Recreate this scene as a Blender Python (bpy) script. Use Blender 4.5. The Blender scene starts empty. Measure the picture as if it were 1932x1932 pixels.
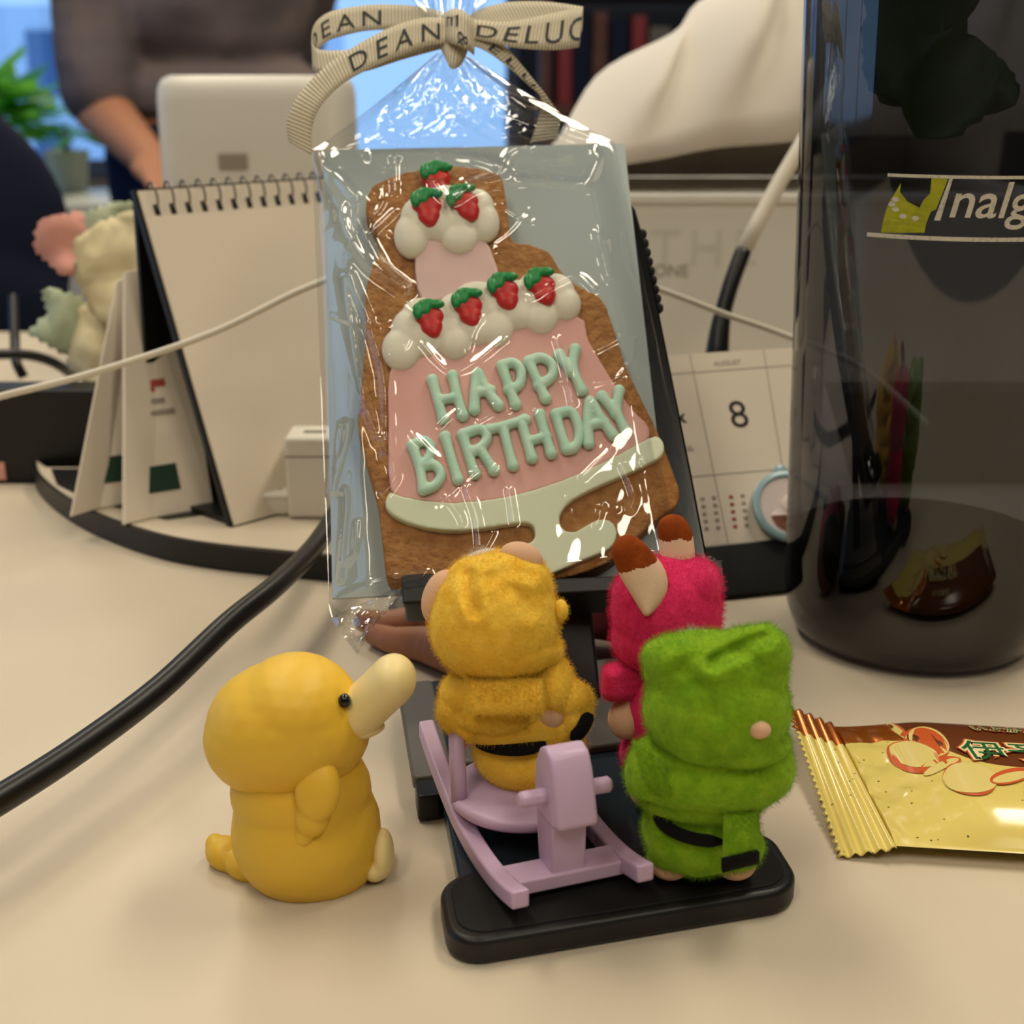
import bpy, bmesh, math, random
import numpy as np
from mathutils import Vector, Matrix, noise

# ------------------------------------------------------------------ camera
S = 0.01                      # everything below is measured in centimetres
FPX, PITCH, EYE = 2600.0, math.radians(17.5), 18.4
scn = bpy.context.scene
COL = scn.collection
cam_d = bpy.data.cameras.new('camera')
cam_d.sensor_width = 36.0
cam_d.lens = FPX / 1932.0 * 36.0
cam_d.clip_start = 0.01
cam_d.dof.use_dof = True
cam_d.dof.focus_distance = 0.355
cam_d.dof.aperture_fstop = 17.0
cam = bpy.data.objects.new('camera', cam_d)
COL.objects.link(cam)
cam.location = (0, 0, EYE * S)
cam.rotation_euler = (math.pi / 2 - PITCH, 0, 0)
scn.camera = cam

# ------------------------------------------------------------------ world, lights, exposure
world = bpy.data.worlds.new('world')
scn.world = world
world.use_nodes = True
bg = world.node_tree.nodes['Background']
bg.inputs[0].default_value = (0.38, 0.62, 0.97, 1)
bg.inputs[1].default_value = 1.9

WARM = (1.0, 0.90, 0.72)
def panel_light(x, y, w, h, power, color=WARM):
    d = bpy.data.lights.new('ceiling_light', 'AREA')
    d.shape = 'RECTANGLE'; d.size = w * S; d.size_y = h * S
    d.energy = power; d.color = color
    o = bpy.data.objects.new('ceiling_light', d)
    COL.objects.link(o)
    o.location = (x * S, y * S, 178 * S)
    return o
LAMPS = ((-70, 95), (75, 95), (-70, 270), (75, 270), (-70, -90), (75, -90))
for (lx, ly), e in zip(LAMPS, (20, 24, 17, 17, 16, 18)):
    panel_light(lx, ly, 30, 110, e)
vs = scn.view_settings
vs.view_transform = 'Standard'; vs.look = 'None'; vs.gamma = 1.0
vs.use_curve_mapping = False
vs.exposure = -0.47
cy = scn.cycles
cy.max_bounces = 8; cy.transparent_max_bounces = 20
cy.use_adaptive_sampling = True; cy.adaptive_threshold = 0.08
cy.diffuse_bounces = 3; cy.glossy_bounces = 3; cy.transmission_bounces = 6
cy.caustics_reflective = False; cy.caustics_refractive = False
cy.sample_clamp_indirect = 6.0

# ------------------------------------------------------------------ geometry helpers (cm)
CP, SP = math.cos(PITCH), math.sin(PITCH)
CAM = Vector((0, 0, EYE))
def ray(px, py):
    u = (px - 966) / FPX; v = (966 - py) / FPX
    return Vector((u, CP + v * SP, -SP + v * CP))
def at(px, py, d): return CAM + ray(px, py) * d
def onz(px, py, z):
    r = ray(px, py); return CAM + r * ((z - EYE) / r.z)
def ony(px, py, y):
    r = ray(px, py); return CAM + r * (y / r.y)
def onplane(px, py, p0, n):
    r = ray(px, py); return CAM + r * ((p0 - CAM).dot(n) / r.dot(n))
def camvec(a, b, c):
    return (Vector((1, 0, 0)) * a + Vector((0, SP, CP)) * b + Vector((0, CP, -SP)) * c).normalized()
def lin(c):
    return tuple((x / 12.92 if x <= 0.04045 else ((x + 0.055) / 1.055) ** 2.4) for x in [v / 255.0 for v in c])

class Frame:
    """A plane in the scene: origin, across, up, outward."""
    def __init__(s, o, u, v):
        s.o = Vector(o); s.u = Vector(u).normalized()
        v = Vector(v); v = v - s.u * v.dot(s.u); s.v = v.normalized()
        s.n = s.u.cross(s.v)
    def p(s, a, b, w=0.0): return s.o + s.u * a + s.v * b + s.n * w
    def uv(s, px, py, w=0.0):
        q = onplane(px, py, s.o + s.n * w, s.n) - s.o
        return q.dot(s.u), q.dot(s.v)
    def px(s, px, py, w=0.0, dw=0.0):
        a, b = s.uv(px, py, w); return s.p(a, b, w + dw)

# ------------------------------------------------------------------ object helpers
def tag(o, label=None, cat=None, group=None, kind=None):
    if label: o['label'] = label
    if cat: o['category'] = cat
    if group: o['group'] = group
    if kind: o['kind'] = kind
    return o
def thing(name, label, cat, loc=(0, 0, 0), group=None):
    o = bpy.data.objects.new(name, None)
    o.empty_display_size = 0.01
    COL.objects.link(o)
    o.location = Vector(loc) * S
    return tag(o, label, cat, group)
def wloc(o):
    v = Vector((0, 0, 0))
    while o is not None:
        v = v + o.location; o = o.parent
    return v
def mk(name, verts, faces, mat, parent=None, smooth=True, angle=40, base=None, mats=None, fmat=None):
    """verts in cm, world coordinates -> one mesh object."""
    me = bpy.data.meshes.new(name)
    if parent is not None: off = wloc(parent)
    else: off = Vector(base) * S if base is not None else Vector((0, 0, 0))
    me.from_pydata([(Vector(v) * S - off)[:] for v in verts], [], faces)
    for m in (mats or [mat]): me.materials.append(m)
    if fmat is not None: me.polygons.foreach_set('material_index', fmat)
    if smooth:
        me.polygons.foreach_set('use_smooth', [True] * len(me.polygons))
        if angle: me.set_sharp_from_angle(angle=math.radians(angle))
    me.update()
    o = bpy.data.objects.new(name, me)
    COL.objects.link(o)
    if parent is not None: o.parent = parent
    elif base is not None: o.location = off
    return o

class MB:
    def __init__(s): s.v = []; s.f = []
    def add(s, v, f):
        n = len(s.v); s.v += [Vector(x) for x in v]; s.f += [tuple(i + n for i in q) for q in f]; return s
    def box(s, fr, a, b, w):            # extents in a Frame
        v = [fr.p(a[i], b[j], w[k]) for k in (0, 1) for j in (0, 1) for i in (0, 1)]
        return s.add(v, [(0, 2, 3, 1), (4, 5, 7, 6), (0, 1, 5, 4), (2, 6, 7, 3), (0, 4, 6, 2), (1, 3, 7, 5)])
    def prism(s, bottom, top):          # two matching rings
        n = len(bottom)
        return s.add(list(bottom) + list(top), [tuple(range(n - 1, -1, -1)), tuple(range(n, 2 * n))] +
                     [(i, (i + 1) % n, n + (i + 1) % n, n + i) for i in range(n)])
    def tube(s, pts, rad, seg=12, caps=True, squash=None):
        pts = [Vector(p) for p in pts]; n = len(pts)
        rad = rad if isinstance(rad, (list, tuple)) else [rad] * n
        t0 = (pts[1] - pts[0]).normalized()
        up = Vector((0, 0, 1)) if abs(t0.z) < 0.9 else Vector((1, 0, 0))
        x = t0.cross(up).normalized(); rings = []
        for i in range(n):
            t = (pts[min(i + 1, n - 1)] - pts[max(i - 1, 0)]).normalized()
            x = (x - t * x.dot(t)).normalized(); y = t.cross(x)
            rings.append([pts[i] + (x * math.cos(2 * math.pi * k / seg) + y * math.sin(2 * math.pi * k / seg) * (squash or 1)) * rad[i] for k in range(seg)])
        b = len(s.v)
        for r in rings: s.v += r
        for i in range(n - 1):
            for k in range(seg):
                s.f.append((b + i * seg + k, b + i * seg + (k + 1) % seg, b + (i + 1) * seg + (k + 1) % seg, b + (i + 1) * seg + k))
        if caps:
            s.f.append(tuple(b + k for k in range(seg - 1, -1, -1)))
            s.f.append(tuple(b + (n - 1) * seg + k for k in range(seg)))
        return s
    def lathe(s, c, prof, seg=48, ax=None):
        """prof: list of (r, h); ax: (x, y, z) axes"""
        X, Y, Z = ax or (Vector((1, 0, 0)), Vector((0, 1, 0)), Vector((0, 0, 1)))
        b = len(s.v); c = Vector(c)
        for r, h in prof:
            for k in range(seg):
                a = 2 * math.pi * k / seg
                s.v.append(c + X * (r * math.cos(a)) + Y * (r * math.sin(a)) + Z * h)
        for i in range(len(prof) - 1):
            for k in range(seg):
                s.f.append((b + i * seg + k, b + i * seg + (k + 1) % seg, b + (i + 1) * seg + (k + 1) % seg, b + (i + 1) * seg + k))
        s.f.append(tuple(b + k for k in range(seg - 1, -1, -1)))
        s.f.append(tuple(b + (len(prof) - 1) * seg + k for k in range(seg)))
        return s
    def grid(s, P):                     # P[i][j] points
        b = len(s.v); m = len(P[0])
        for r in P: s.v += [Vector(x) for x in r]
        for i in range(len(P) - 1):
            for j in range(m - 1):
                s.f.append((b + i * m + j, b + i * m + j + 1, b + (i + 1) * m + j + 1, b + (i + 1) * m + j))
        return s
    def build(s, name, mat, parent=None, **k): return mk(name, s.v, s.f, mat, parent, **k)

def bevel(o, w, seg=3, angle=30):
    m = o.modifiers.new('bevel', 'BEVEL'); m.width = w * S; m.segments = seg
    m.limit_method = 'ANGLE'; m.angle_limit = math.radians(angle)
    return o
def solid(o, t, offset=0.0):
    m = o.modifiers.new('solidify', 'SOLIDIFY'); m.thickness = t * S; m.offset = offset
    return o
def spline(pts, n=8, closed=False):
    """Catmull-Rom through the points (tuples of any length)."""
    P = [np.array(p, float) for p in pts]; N = len(P); out = []
    rng = range(N) if closed else range(N - 1)
    for i in rng:
        if closed: p0, p1, p2, p3 = P[i - 1], P[i], P[(i + 1) % N], P[(i + 2) % N]
        else: p0, p1, p2, p3 = P[max(i - 1, 0)], P[i], P[i + 1], P[min(i + 2, N - 1)]
        for k in range(n):
            t = k / n
            out.append(0.5 * (2 * p1 + (p2 - p0) * t + (2 * p0 - 5 * p1 + 4 * p2 - p3) * t * t + (3 * p1 - p0 - 3 * p2 + p3) * t ** 3))
    if not closed: out.append(P[-1])
    return [tuple(p) for p in out]

# ---- soft shapes: spheres, capsules and prisms melted into one skin
_ico = None
def ico():
    global _ico
    if _ico is None:
        bm = bmesh.new(); bmesh.ops.create_icosphere(bm, subdivisions=3, radius=1.0)
        bm.verts.ensure_lookup_table()
        _ico = ([v.co.copy() for v in bm.verts], [tuple(x.index for x in f.verts) for f in bm.faces]); bm.free()
    return _ico
IDX = (Vector((1, 0, 0)), Vector((0, 1, 0)), Vector((0, 0, 1)))
def ell(c, r, ax=IDX):
    v, f = ico(); c = Vector(c); r = (r, r, r) if isinstance(r, (int, float)) else r
    return ([c + ax[0] * (p.x * r[0]) + ax[1] * (p.y * r[1]) + ax[2] * (p.z * r[2]) for p in v], f)
def cap(p0, r0, p1, r1, n=6):
    p0 = Vector(p0); p1 = Vector(p1)
    return [ell(p0.lerp(p1, k / n), r0 + (r1 - r0) * k / n) for k in range(n + 1)]
def chain(pts, rad, n=5):
    out = []
    for i in range(len(pts) - 1): out += cap(pts[i], rad[i], pts[i + 1], rad[i + 1], n)
    return out
def pri(bottom, top):
    m = MB().prism(bottom, top); return (m.v, m.f)
def blob(parts, voxel, smooth=4, factor=0.5, subdiv=0):
    m = MB()
    for v, f in parts: m.add(v, f)
    me = bpy.data.meshes.new('tmp'); me.from_pydata([v[:] for v in m.v], [], m.f); me.update()
    o = bpy.data.objects.new('tmp', me); COL.objects.link(o)
    r = o.modifiers.new('r', 'REMESH'); r.mode = 'VOXEL'; r.voxel_size = voxel
    if smooth:
        q = o.modifiers.new('s', 'SMOOTH'); q.iterations = smooth; q.factor = factor
    dg = bpy.context.evaluated_depsgraph_get(); dg.update()
    e = o.evaluated_get(dg); em = e.to_mesh()
    V = [v.co.copy() for v in em.vertices]; Fc = [tuple(p.vertices) for p in em.polygons]
    e.to_mesh_clear(); bpy.data.objects.remove(o); bpy.data.meshes.remove(me)
    return V, Fc
def soft(name, parts, voxel, mat, parent=None, smooth=4, warp=None, **k):
    V, Fc = blob(parts, voxel, smooth)
    if warp: V = [warp(v) for v in V]
    return mk(name, V, Fc, mat, parent, angle=None, **k)

# ---- lettering
def text_geo(s, size=1.0, bold=0.0, shear=0.0, spacing=1.0, align='LEFT', cuts=0):
    cu = bpy.data.curves.new('tmp', 'FONT'); cu.body = s; cu.size = size; cu.offset = bold
    cu.shear = shear; cu.space_character = spacing; cu.align_x = align; cu.resolution_u = 4
    o = bpy.data.objects.new('tmp', cu); COL.objects.link(o)
    dg = bpy.context.evaluated_depsgraph_get(); dg.update()
    e = o.evaluated_get(dg); em = e.to_mesh()
    bm = bmesh.new(); bm.from_mesh(em); e.to_mesh_clear()
    bpy.data.objects.remove(o); bpy.data.curves.remove(cu)
    bmesh.ops.remove_doubles(bm, verts=bm.verts, dist=1e-5)
    for _ in range(cuts):
        L = [x for x in bm.edges if x.calc_length() > size * 0.12]
        if not L: break
        bmesh.ops.subdivide_edges(bm, edges=L, cuts=1)
        bmesh.ops.triangulate(bm, faces=bm.faces)
    bm.verts.ensure_lookup_table(); bm.verts.index_update()
    V = [(v.co.x, v.co.y) for v in bm.verts]; Fc = [tuple(x.index for x in f.verts) for f in bm.faces]
    bm.free()
    return V, Fc
def text(name, s, fn, mat, parent, **k):
    V, Fc = text_geo(s, **k)
    return mk(name, [fn(x, y) for x, y in V], Fc, mat, parent, smooth=False)
def flat_poly(pts2, fn, cuts=0, size=1.0):
    """triangulated polygon mapped through fn"""
    bm = bmesh.new()
    vs_ = [bm.verts.new((p[0], p[1], 0)) for p in pts2]
    bm.faces.new(vs_); bmesh.ops.triangulate(bm, faces=bm.faces)
    for _ in range(cuts):
        L = [x for x in bm.edges if x.calc_length() > size]
        if not L: break
        bmesh.ops.subdivide_edges(bm, edges=L, cuts=1); bmesh.ops.triangulate(bm, faces=bm.faces)
    bm.verts.index_update()
    V = [fn(v.co.x, v.co.y) for v in bm.verts]; Fc = [tuple(x.index for x in f.verts) for f in bm.faces]
    bm.free(); return V, Fc

# ------------------------------------------------------------------ materials
def mat(name, rgb, rough=0.5, spec=0.5, metal=0.0, bump=None, vary=None, sheen=0.0, sss=0.0, sssr=(1, .5, .25), coat=0.0, emit=None, vscale=None, lin_rgb=False):
    m = bpy.data.materials.new(name); m.use_nodes = True
    nt = m.node_tree; b = nt.nodes['Principled BSDF']
    c = rgb if lin_rgb else lin(rgb)
    b.inputs['Base Color'].default_value = (*c, 1)
    b.inputs['Roughness'].default_value = rough
    b.inputs['Specular IOR Level'].default_value = spec
    b.inputs['Metallic'].default_value = metal
    b.inputs['Coat Weight'].default_value = coat
    if sheen:
        b.inputs['Sheen Weight'].default_value = sheen; b.inputs['Sheen Roughness'].default_value = 0.5
        b.inputs['Sheen Tint'].default_value = (*[min(1, x * 1.6 + .1) for x in c], 1)
    if sss:
        b.inputs['Subsurface Weight'].default_value = sss
        b.inputs['Subsurface Radius'].default_value = sssr
        b.inputs['Subsurface Scale'].default_value = 0.002
    tc = nt.nodes.new('ShaderNodeTexCoord')
    if vary:            # (second colour, scale per metre, low, high)
        n = nt.nodes.new('ShaderNodeTexNoise'); n.inputs['Scale'].default_value = vary[1]; n.inputs['Detail'].default_value = 4
        nt.links.new(tc.outputs['Object'], n.inputs['Vector'])
        r = nt.nodes.new('ShaderNodeValToRGB')
        r.color_ramp.elements[0].position = vary[2]; r.color_ramp.elements[1].position = vary[3]
        r.color_ramp.elements[0].color = (*c, 1); r.color_ramp.elements[1].color = (*lin(vary[0]), 1)
        nt.links.new(n.outputs['Fac'], r.inputs['Fac']); nt.links.new(r.outputs['Color'], b.inputs['Base Color'])
    if bump:            # (scale, strength, distance cm)
        n = nt.nodes.new('ShaderNodeTexNoise'); n.inputs['Scale'].default_value = bump[0]; n.inputs['Detail'].default_value = 5
        nt.links.new(tc.outputs['Object'], n.inputs['Vector'])
        q = nt.nodes.new('ShaderNodeBump'); q.inputs['Strength'].default_value = bump[1]; q.inputs['Distance'].default_value = bump[2] * S
        nt.links.new(n.outputs['Fac'], q.inputs['Height']); nt.links.new(q.outputs['Normal'], b.inputs['Normal'])
    if emit:
        b.inputs['Emission Color'].default_value = (*emit[0], 1); b.inputs['Emission Strength'].default_value = emit[1]
    return m
def clear_film(name, tint=(0.97, 0.98, 0.985), ior=1.5, gloss=1.0, rough=0.03, bump=None):
    m = bpy.data.materials.new(name); m.use_nodes = True; nt = m.node_tree
    for n in list(nt.nodes): nt.nodes.remove(n)
    out = nt.nodes.new('ShaderNodeOutputMaterial'); mix = nt.nodes.new('ShaderNodeMixShader')
    tr = nt.nodes.new('ShaderNodeBsdfTransparent'); tr.inputs[0].default_value = (*tint, 1)
    gl = nt.nodes.new('ShaderNodeBsdfGlossy'); gl.inputs['Roughness'].default_value = rough
    fr = nt.nodes.new('ShaderNodeLayerWeight'); fr.inputs['Blend'].default_value = 0.5     # two-sided Schlick reflectance
    f0 = ((ior - 1) / (ior + 1)) ** 2 * 2 * gloss
    pw = nt.nodes.new('ShaderNodeMath'); pw.operation = 'POWER'; pw.inputs[1].default_value = 5.0
    mu = nt.nodes.new('ShaderNodeMath'); mu.operation = 'MULTIPLY_ADD'; mu.inputs[1].default_value = (1 - f0) * min(1, gloss); mu.inputs[2].default_value = f0; mu.use_clamp = True
    nt.links.new(fr.outputs['Facing'], pw.inputs[0]); nt.links.new(pw.outputs[0], mu.inputs[0]); nt.links.new(mu.outputs[0], mix.inputs[0])
    nt.links.new(tr.outputs[0], mix.inputs[1]); nt.links.new(gl.outputs[0], mix.inputs[2]); nt.links.new(mix.outputs[0], out.inputs[0])
    if bump:
        tc = nt.nodes.new('ShaderNodeTexCoord'); n = nt.nodes.new('ShaderNodeTexNoise'); n.inputs['Scale'].default_value = bump[0]; n.inputs['Detail'].default_value = 3
        nt.links.new(tc.outputs['Object'], n.inputs['Vector'])
        q = nt.nodes.new('ShaderNodeBump'); q.inputs['Strength'].default_value = bump[1]; q.inputs['Distance'].default_value = bump[2] * S
        nt.links.new(n.outputs['Fac'], q.inputs['Height'])
        nt.links.new(q.outputs['Normal'], gl.inputs['Normal']); nt.links.new(q.outputs['Normal'], fr.inputs['Normal'])
    return m

M = dict(
    desk=mat('desk_laminate', (208, 195, 174), 0.42, 0.35, bump=(900, 0.12, 0.02), vary=((201, 187, 165), 9, .3, .7)),
    black=mat('black_plastic', (17, 17, 18), 0.42, 0.4, bump=(2500, 0.06, 0.01)),
    black_gloss=mat('black_gloss', (10, 11, 13), 0.16, 0.5),
    rubber=mat('rubber', (15, 15, 16), 0.7, 0.3),
    greypl=mat('grey_textured_plastic', (92, 88, 82), 0.5, 0.45, bump=(3000, 0.35, 0.02)),
    white_pl=mat('white_plastic', (222, 218, 208), 0.4, 0.4),
    paper=mat('paper', (226, 214, 196), 0.8, 0.2),
    cream=mat('cream_paper', (222, 210, 172), 0.75, 0.2),
    pinkp=mat('pink_paper', (220, 160, 148), 0.75, 0.2),
    greenp=mat('pale_green_paper', (178, 190, 160), 0.75, 0.2),
    ink=mat('ink', (28, 26, 25), 0.6, 0.3),
    ink_grey=mat('grey_ink', (150, 140, 128), 0.7, 0.2),
    ink_red=mat('red_ink', (165, 70, 62), 0.7, 0.2),
    ink_green=mat('green_print', (28, 58, 40), 0.6, 0.3),
    navy=mat('navy_fabric', (22, 28, 48), 0.9, 0.2, sheen=0.2),
    cable_white=mat('white_cable', (214, 206, 190), 0.45, 0.4),
    cable_black=mat('black_cable', (12, 12, 13), 0.38, 0.4),
)
# ------------------------------------------------------------------ the room
def room():
    wf = mat('floor_carpet', (70, 68, 68), 0.9, 0.2, bump=(400, .3, .1), vary=((58, 56, 58), 60, .4, .6))
    ww = mat('wall_paint', (120, 112, 106), 0.8, 0.3, bump=(300, .1, .05))
    wd = mat('dark_wall', (38, 44, 58), 0.7, 0.3)
    wc = mat('ceiling_paint', (215, 210, 200), 0.85, 0.2)
    W = Frame((0, 0, 0), (1, 0, 0), (0, 1, 0))
    def st(name, a, b, z, m):
        return tag(MB().box(W, a, b, z).build(name, m, smooth=False), kind='structure')
    st('floor', (-300, 300), (-200, 460), (-76, -72), wf)
    st('ceiling', (-300, 300), (-200, 460), (182, 186), wc)
    st('wall_front', (-300, 300), (-204, -200), (-76, 186), ww)
    st('wall_right', (300, 304), (-204, 464), (-76, 186), ww)
    wl = MB().box(W, (-304, -300), (-204, 464), (-76, -10)).box(W, (-304, -300), (-204, 464), (150, 186))
    wl.box(W, (-304, -300), (-204, -20), (-10, 150)).box(W, (-304, -300), (300, 464), (-10, 150))
    tag(wl.build('wall_left', ww, smooth=False), kind='structure')
    # back wall pieces around two windows
    def wx(px): return (px - 966) / FPX * (430 * CP + 0.0)
    z0, z1 = -12, 160
    x = [-300, -292, -118, -66, 2, 300]
    wall = MB()
    wall.box(W, (-300, 300), (460, 464), (-76, z0)).box(W, (-300, 300), (460, 464), (z1, 186))
    wall.box(W, (x[0], x[1]), (460, 464), (z0, z1)).box(W, (x[2], x[3]), (460, 464), (z0, z1))
    o = wall.build('wall_back', ww, smooth=False); tag(o, kind='structure')
    o = MB().box(W, (x[4], 300), (458, 464), (z0, z1)).build('wall_panel', wd, smooth=False)
    o.name = 'wall_back_panel'; tag(o, kind='structure')
    fm = mat('window_frame', (70, 84, 110), 0.5, 0.4)
    gl = clear_film('window_glass', (0.9, 0.95, 1.0), 1.45, 1.0, 0.02)
    for n, (a, b) in enumerate(((x[1], x[2]), (x[3], x[4]))):
        f = MB()
        for q in np.linspace(a, b - 4, 4 if n == 0 else 2):
            f.box(W, (q, q + 4), (459, 463), (z0, z1))
        f.box(W, (a, b), (459, 463), (z0, z0 + 5)).box(W, (a, b), (459, 463), (z1 - 5, z1))
        o = f.build('window_%d' % (n + 1), fm, smooth=False); tag(o, kind='structure')
        MB().box(W, (a, b), (461, 461.4), (z0, z1)).build('pane', gl, o, smooth=False)
    f = MB()
    for q in (-20, 58, 137, 216, 296): f.box(W, (-303, -299.5), (q, q + 4), (-10, 150))
    f.box(W, (-303, -299.5), (-20, 300), (-10, -5)).box(W, (-303, -299.5), (-20, 300), (145, 150))
    o = f.build('window_3', fm, smooth=False); tag(o, kind='structure')
    MB().box(W, (-301.4, -301), (-20, 300), (-10, 150)).build('pane', gl, o, smooth=False)
    # ceiling lamps: the fittings around the lamps set at the top
    lm = mat('lamp_diffuser', (255, 240, 215), 0.5, emit=((1.0, .86, .66), 2.0))
    for k, (lx, ly) in enumerate(LAMPS):
        fr = MB()
        for a, b in (((lx - 17, lx - 15), (ly - 57, ly + 57)), ((lx + 15, lx + 17), (ly - 57, ly + 57)),
                     ((lx - 17, lx + 17), (ly - 57, ly - 55)), ((lx - 17, lx + 17), (ly + 55, ly + 57))):
            fr.box(W, a, b, (177, 182))
        o = fr.build('ceiling_lamp', M['white_pl'], smooth=False, base=(lx, ly, 180))
        tag(o, 'long white ceiling lamp panel over the desks', 'lamp', 'ceiling lamp panels', 'structure')
        MB().box(W, (lx - 15, lx + 15), (ly - 55, ly + 55), (179, 181)).build('diffuser', lm, o, smooth=False)
    # a pale building across the street
    bm_ = mat('facade', (200, 214, 232), 0.8); wm = mat('facade_glass', (66, 100, 140), 0.3)
    t = thing('street_building', 'pale building across the street outside the left window', 'building', (-420, 1200, -300))
    MB().box(W, (-900, -150), (1200, 1300), (-300, 75)).build('facade', bm_, t, smooth=False)
    for r in range(4):
        for c in range(9):
            MB().box(W, (-700 + c * 60, -672 + c * 60), (1197, 1201), (-220 + r * 75, -170 + r * 75)).build('facade_window', wm, t, smooth=False)
room()

# ------------------------------------------------------------------ desks
WORLD = Frame((0, 0, 0), (1, 0, 0), (0, 1, 0))
def desk(label, y0, y1):
    t = thing('desk', label, 'desk', (0, (y0 + y1) / 2, -72), 'office desks')
    o = MB().box(WORLD, (-110, 110), (y0, y1), (-2.6, 0)).build('desk_top', M['desk'], t, smooth=False)
    bevel(o, 0.2)
    for x in (-104, 104):
        for y in (y0 + 5, y1 - 5):
            MB().box(WORLD, (x - 2, x + 2), (y - 2, y + 2), (-72, -2.6)).build('leg', M['greypl'], t, smooth=False)
desk('cream laminate desk under the toys, bottle and phone stand', -20, 63)
desk('cream laminate desk beyond the black divider rail', 65.2, 104)
o = bevel(MB().box(WORLD, (-110, 110), (63.1, 65.1), (-10, 4.5)).build('divider_rail', M['black'], smooth=False, base=(0, 64, 0)), .2)
tag(o, 'low black divider rail between the two desks', 'divider')
# little label stuck on the divider rail
a, b = ony(-30, 872, 63.05), ony(12, 905, 63.05)
o = MB().box(WORLD, (a.x, b.x), (63.0, 63.08), (b.z, a.z)).build('sticker', M['pinkp'], smooth=False, base=((a.x + b.x) / 2, 63, b.z))
tag(o, 'small pale sticker on the black divider rail', 'sticker')

# low platform with a black edge
def platform():
    px = [(65, 905), (72, 930), (100, 960), (145, 992), (210, 1024), (300, 1055), (390, 1073), (500, 1086), (620, 1098), (760, 1110)]
    pts = [onz(x, y, 0) for x, y in px]
    ring = [(p.x, p.y) for p in pts] + [(10, 49.6), (13, 50.2), (13, 62.2), (-22.0, 62.2)]
    ring = spline(ring[:len(px)], 4) + ring[len(px):]
    t = thing('desk_riser', 'low curved riser with black edge under the spiral calendar', 'riser', (0, 55, 0))
    MB().prism([(x, y, 0.02) for x, y in ring], [(x, y, 1.0) for x, y in ring]).build('edge_band', M['black'], t, angle=30)
    cx, cyy = -4, 56
    ins = [(cx + (x - cx) * .985, cyy + (y - cyy) * .96) for x, y in ring]
    MB().prism([(x, y, 0.9) for x, y in ins], [(x, y, 1.05) for x, y in ins]).build('top_surface', M['desk'], t, angle=30)
platform()

# ------------------------------------------------------------------ the card plane: bag, cookie and stand lean on it
CARD = Frame(at(627, 1128, 39.6), camvec(.997, .042, .073), camvec(-.087, .930, .356))
CW, CH = CARD.uv(1272, 1100)[0], CARD.uv(590, 283)[1]

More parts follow.
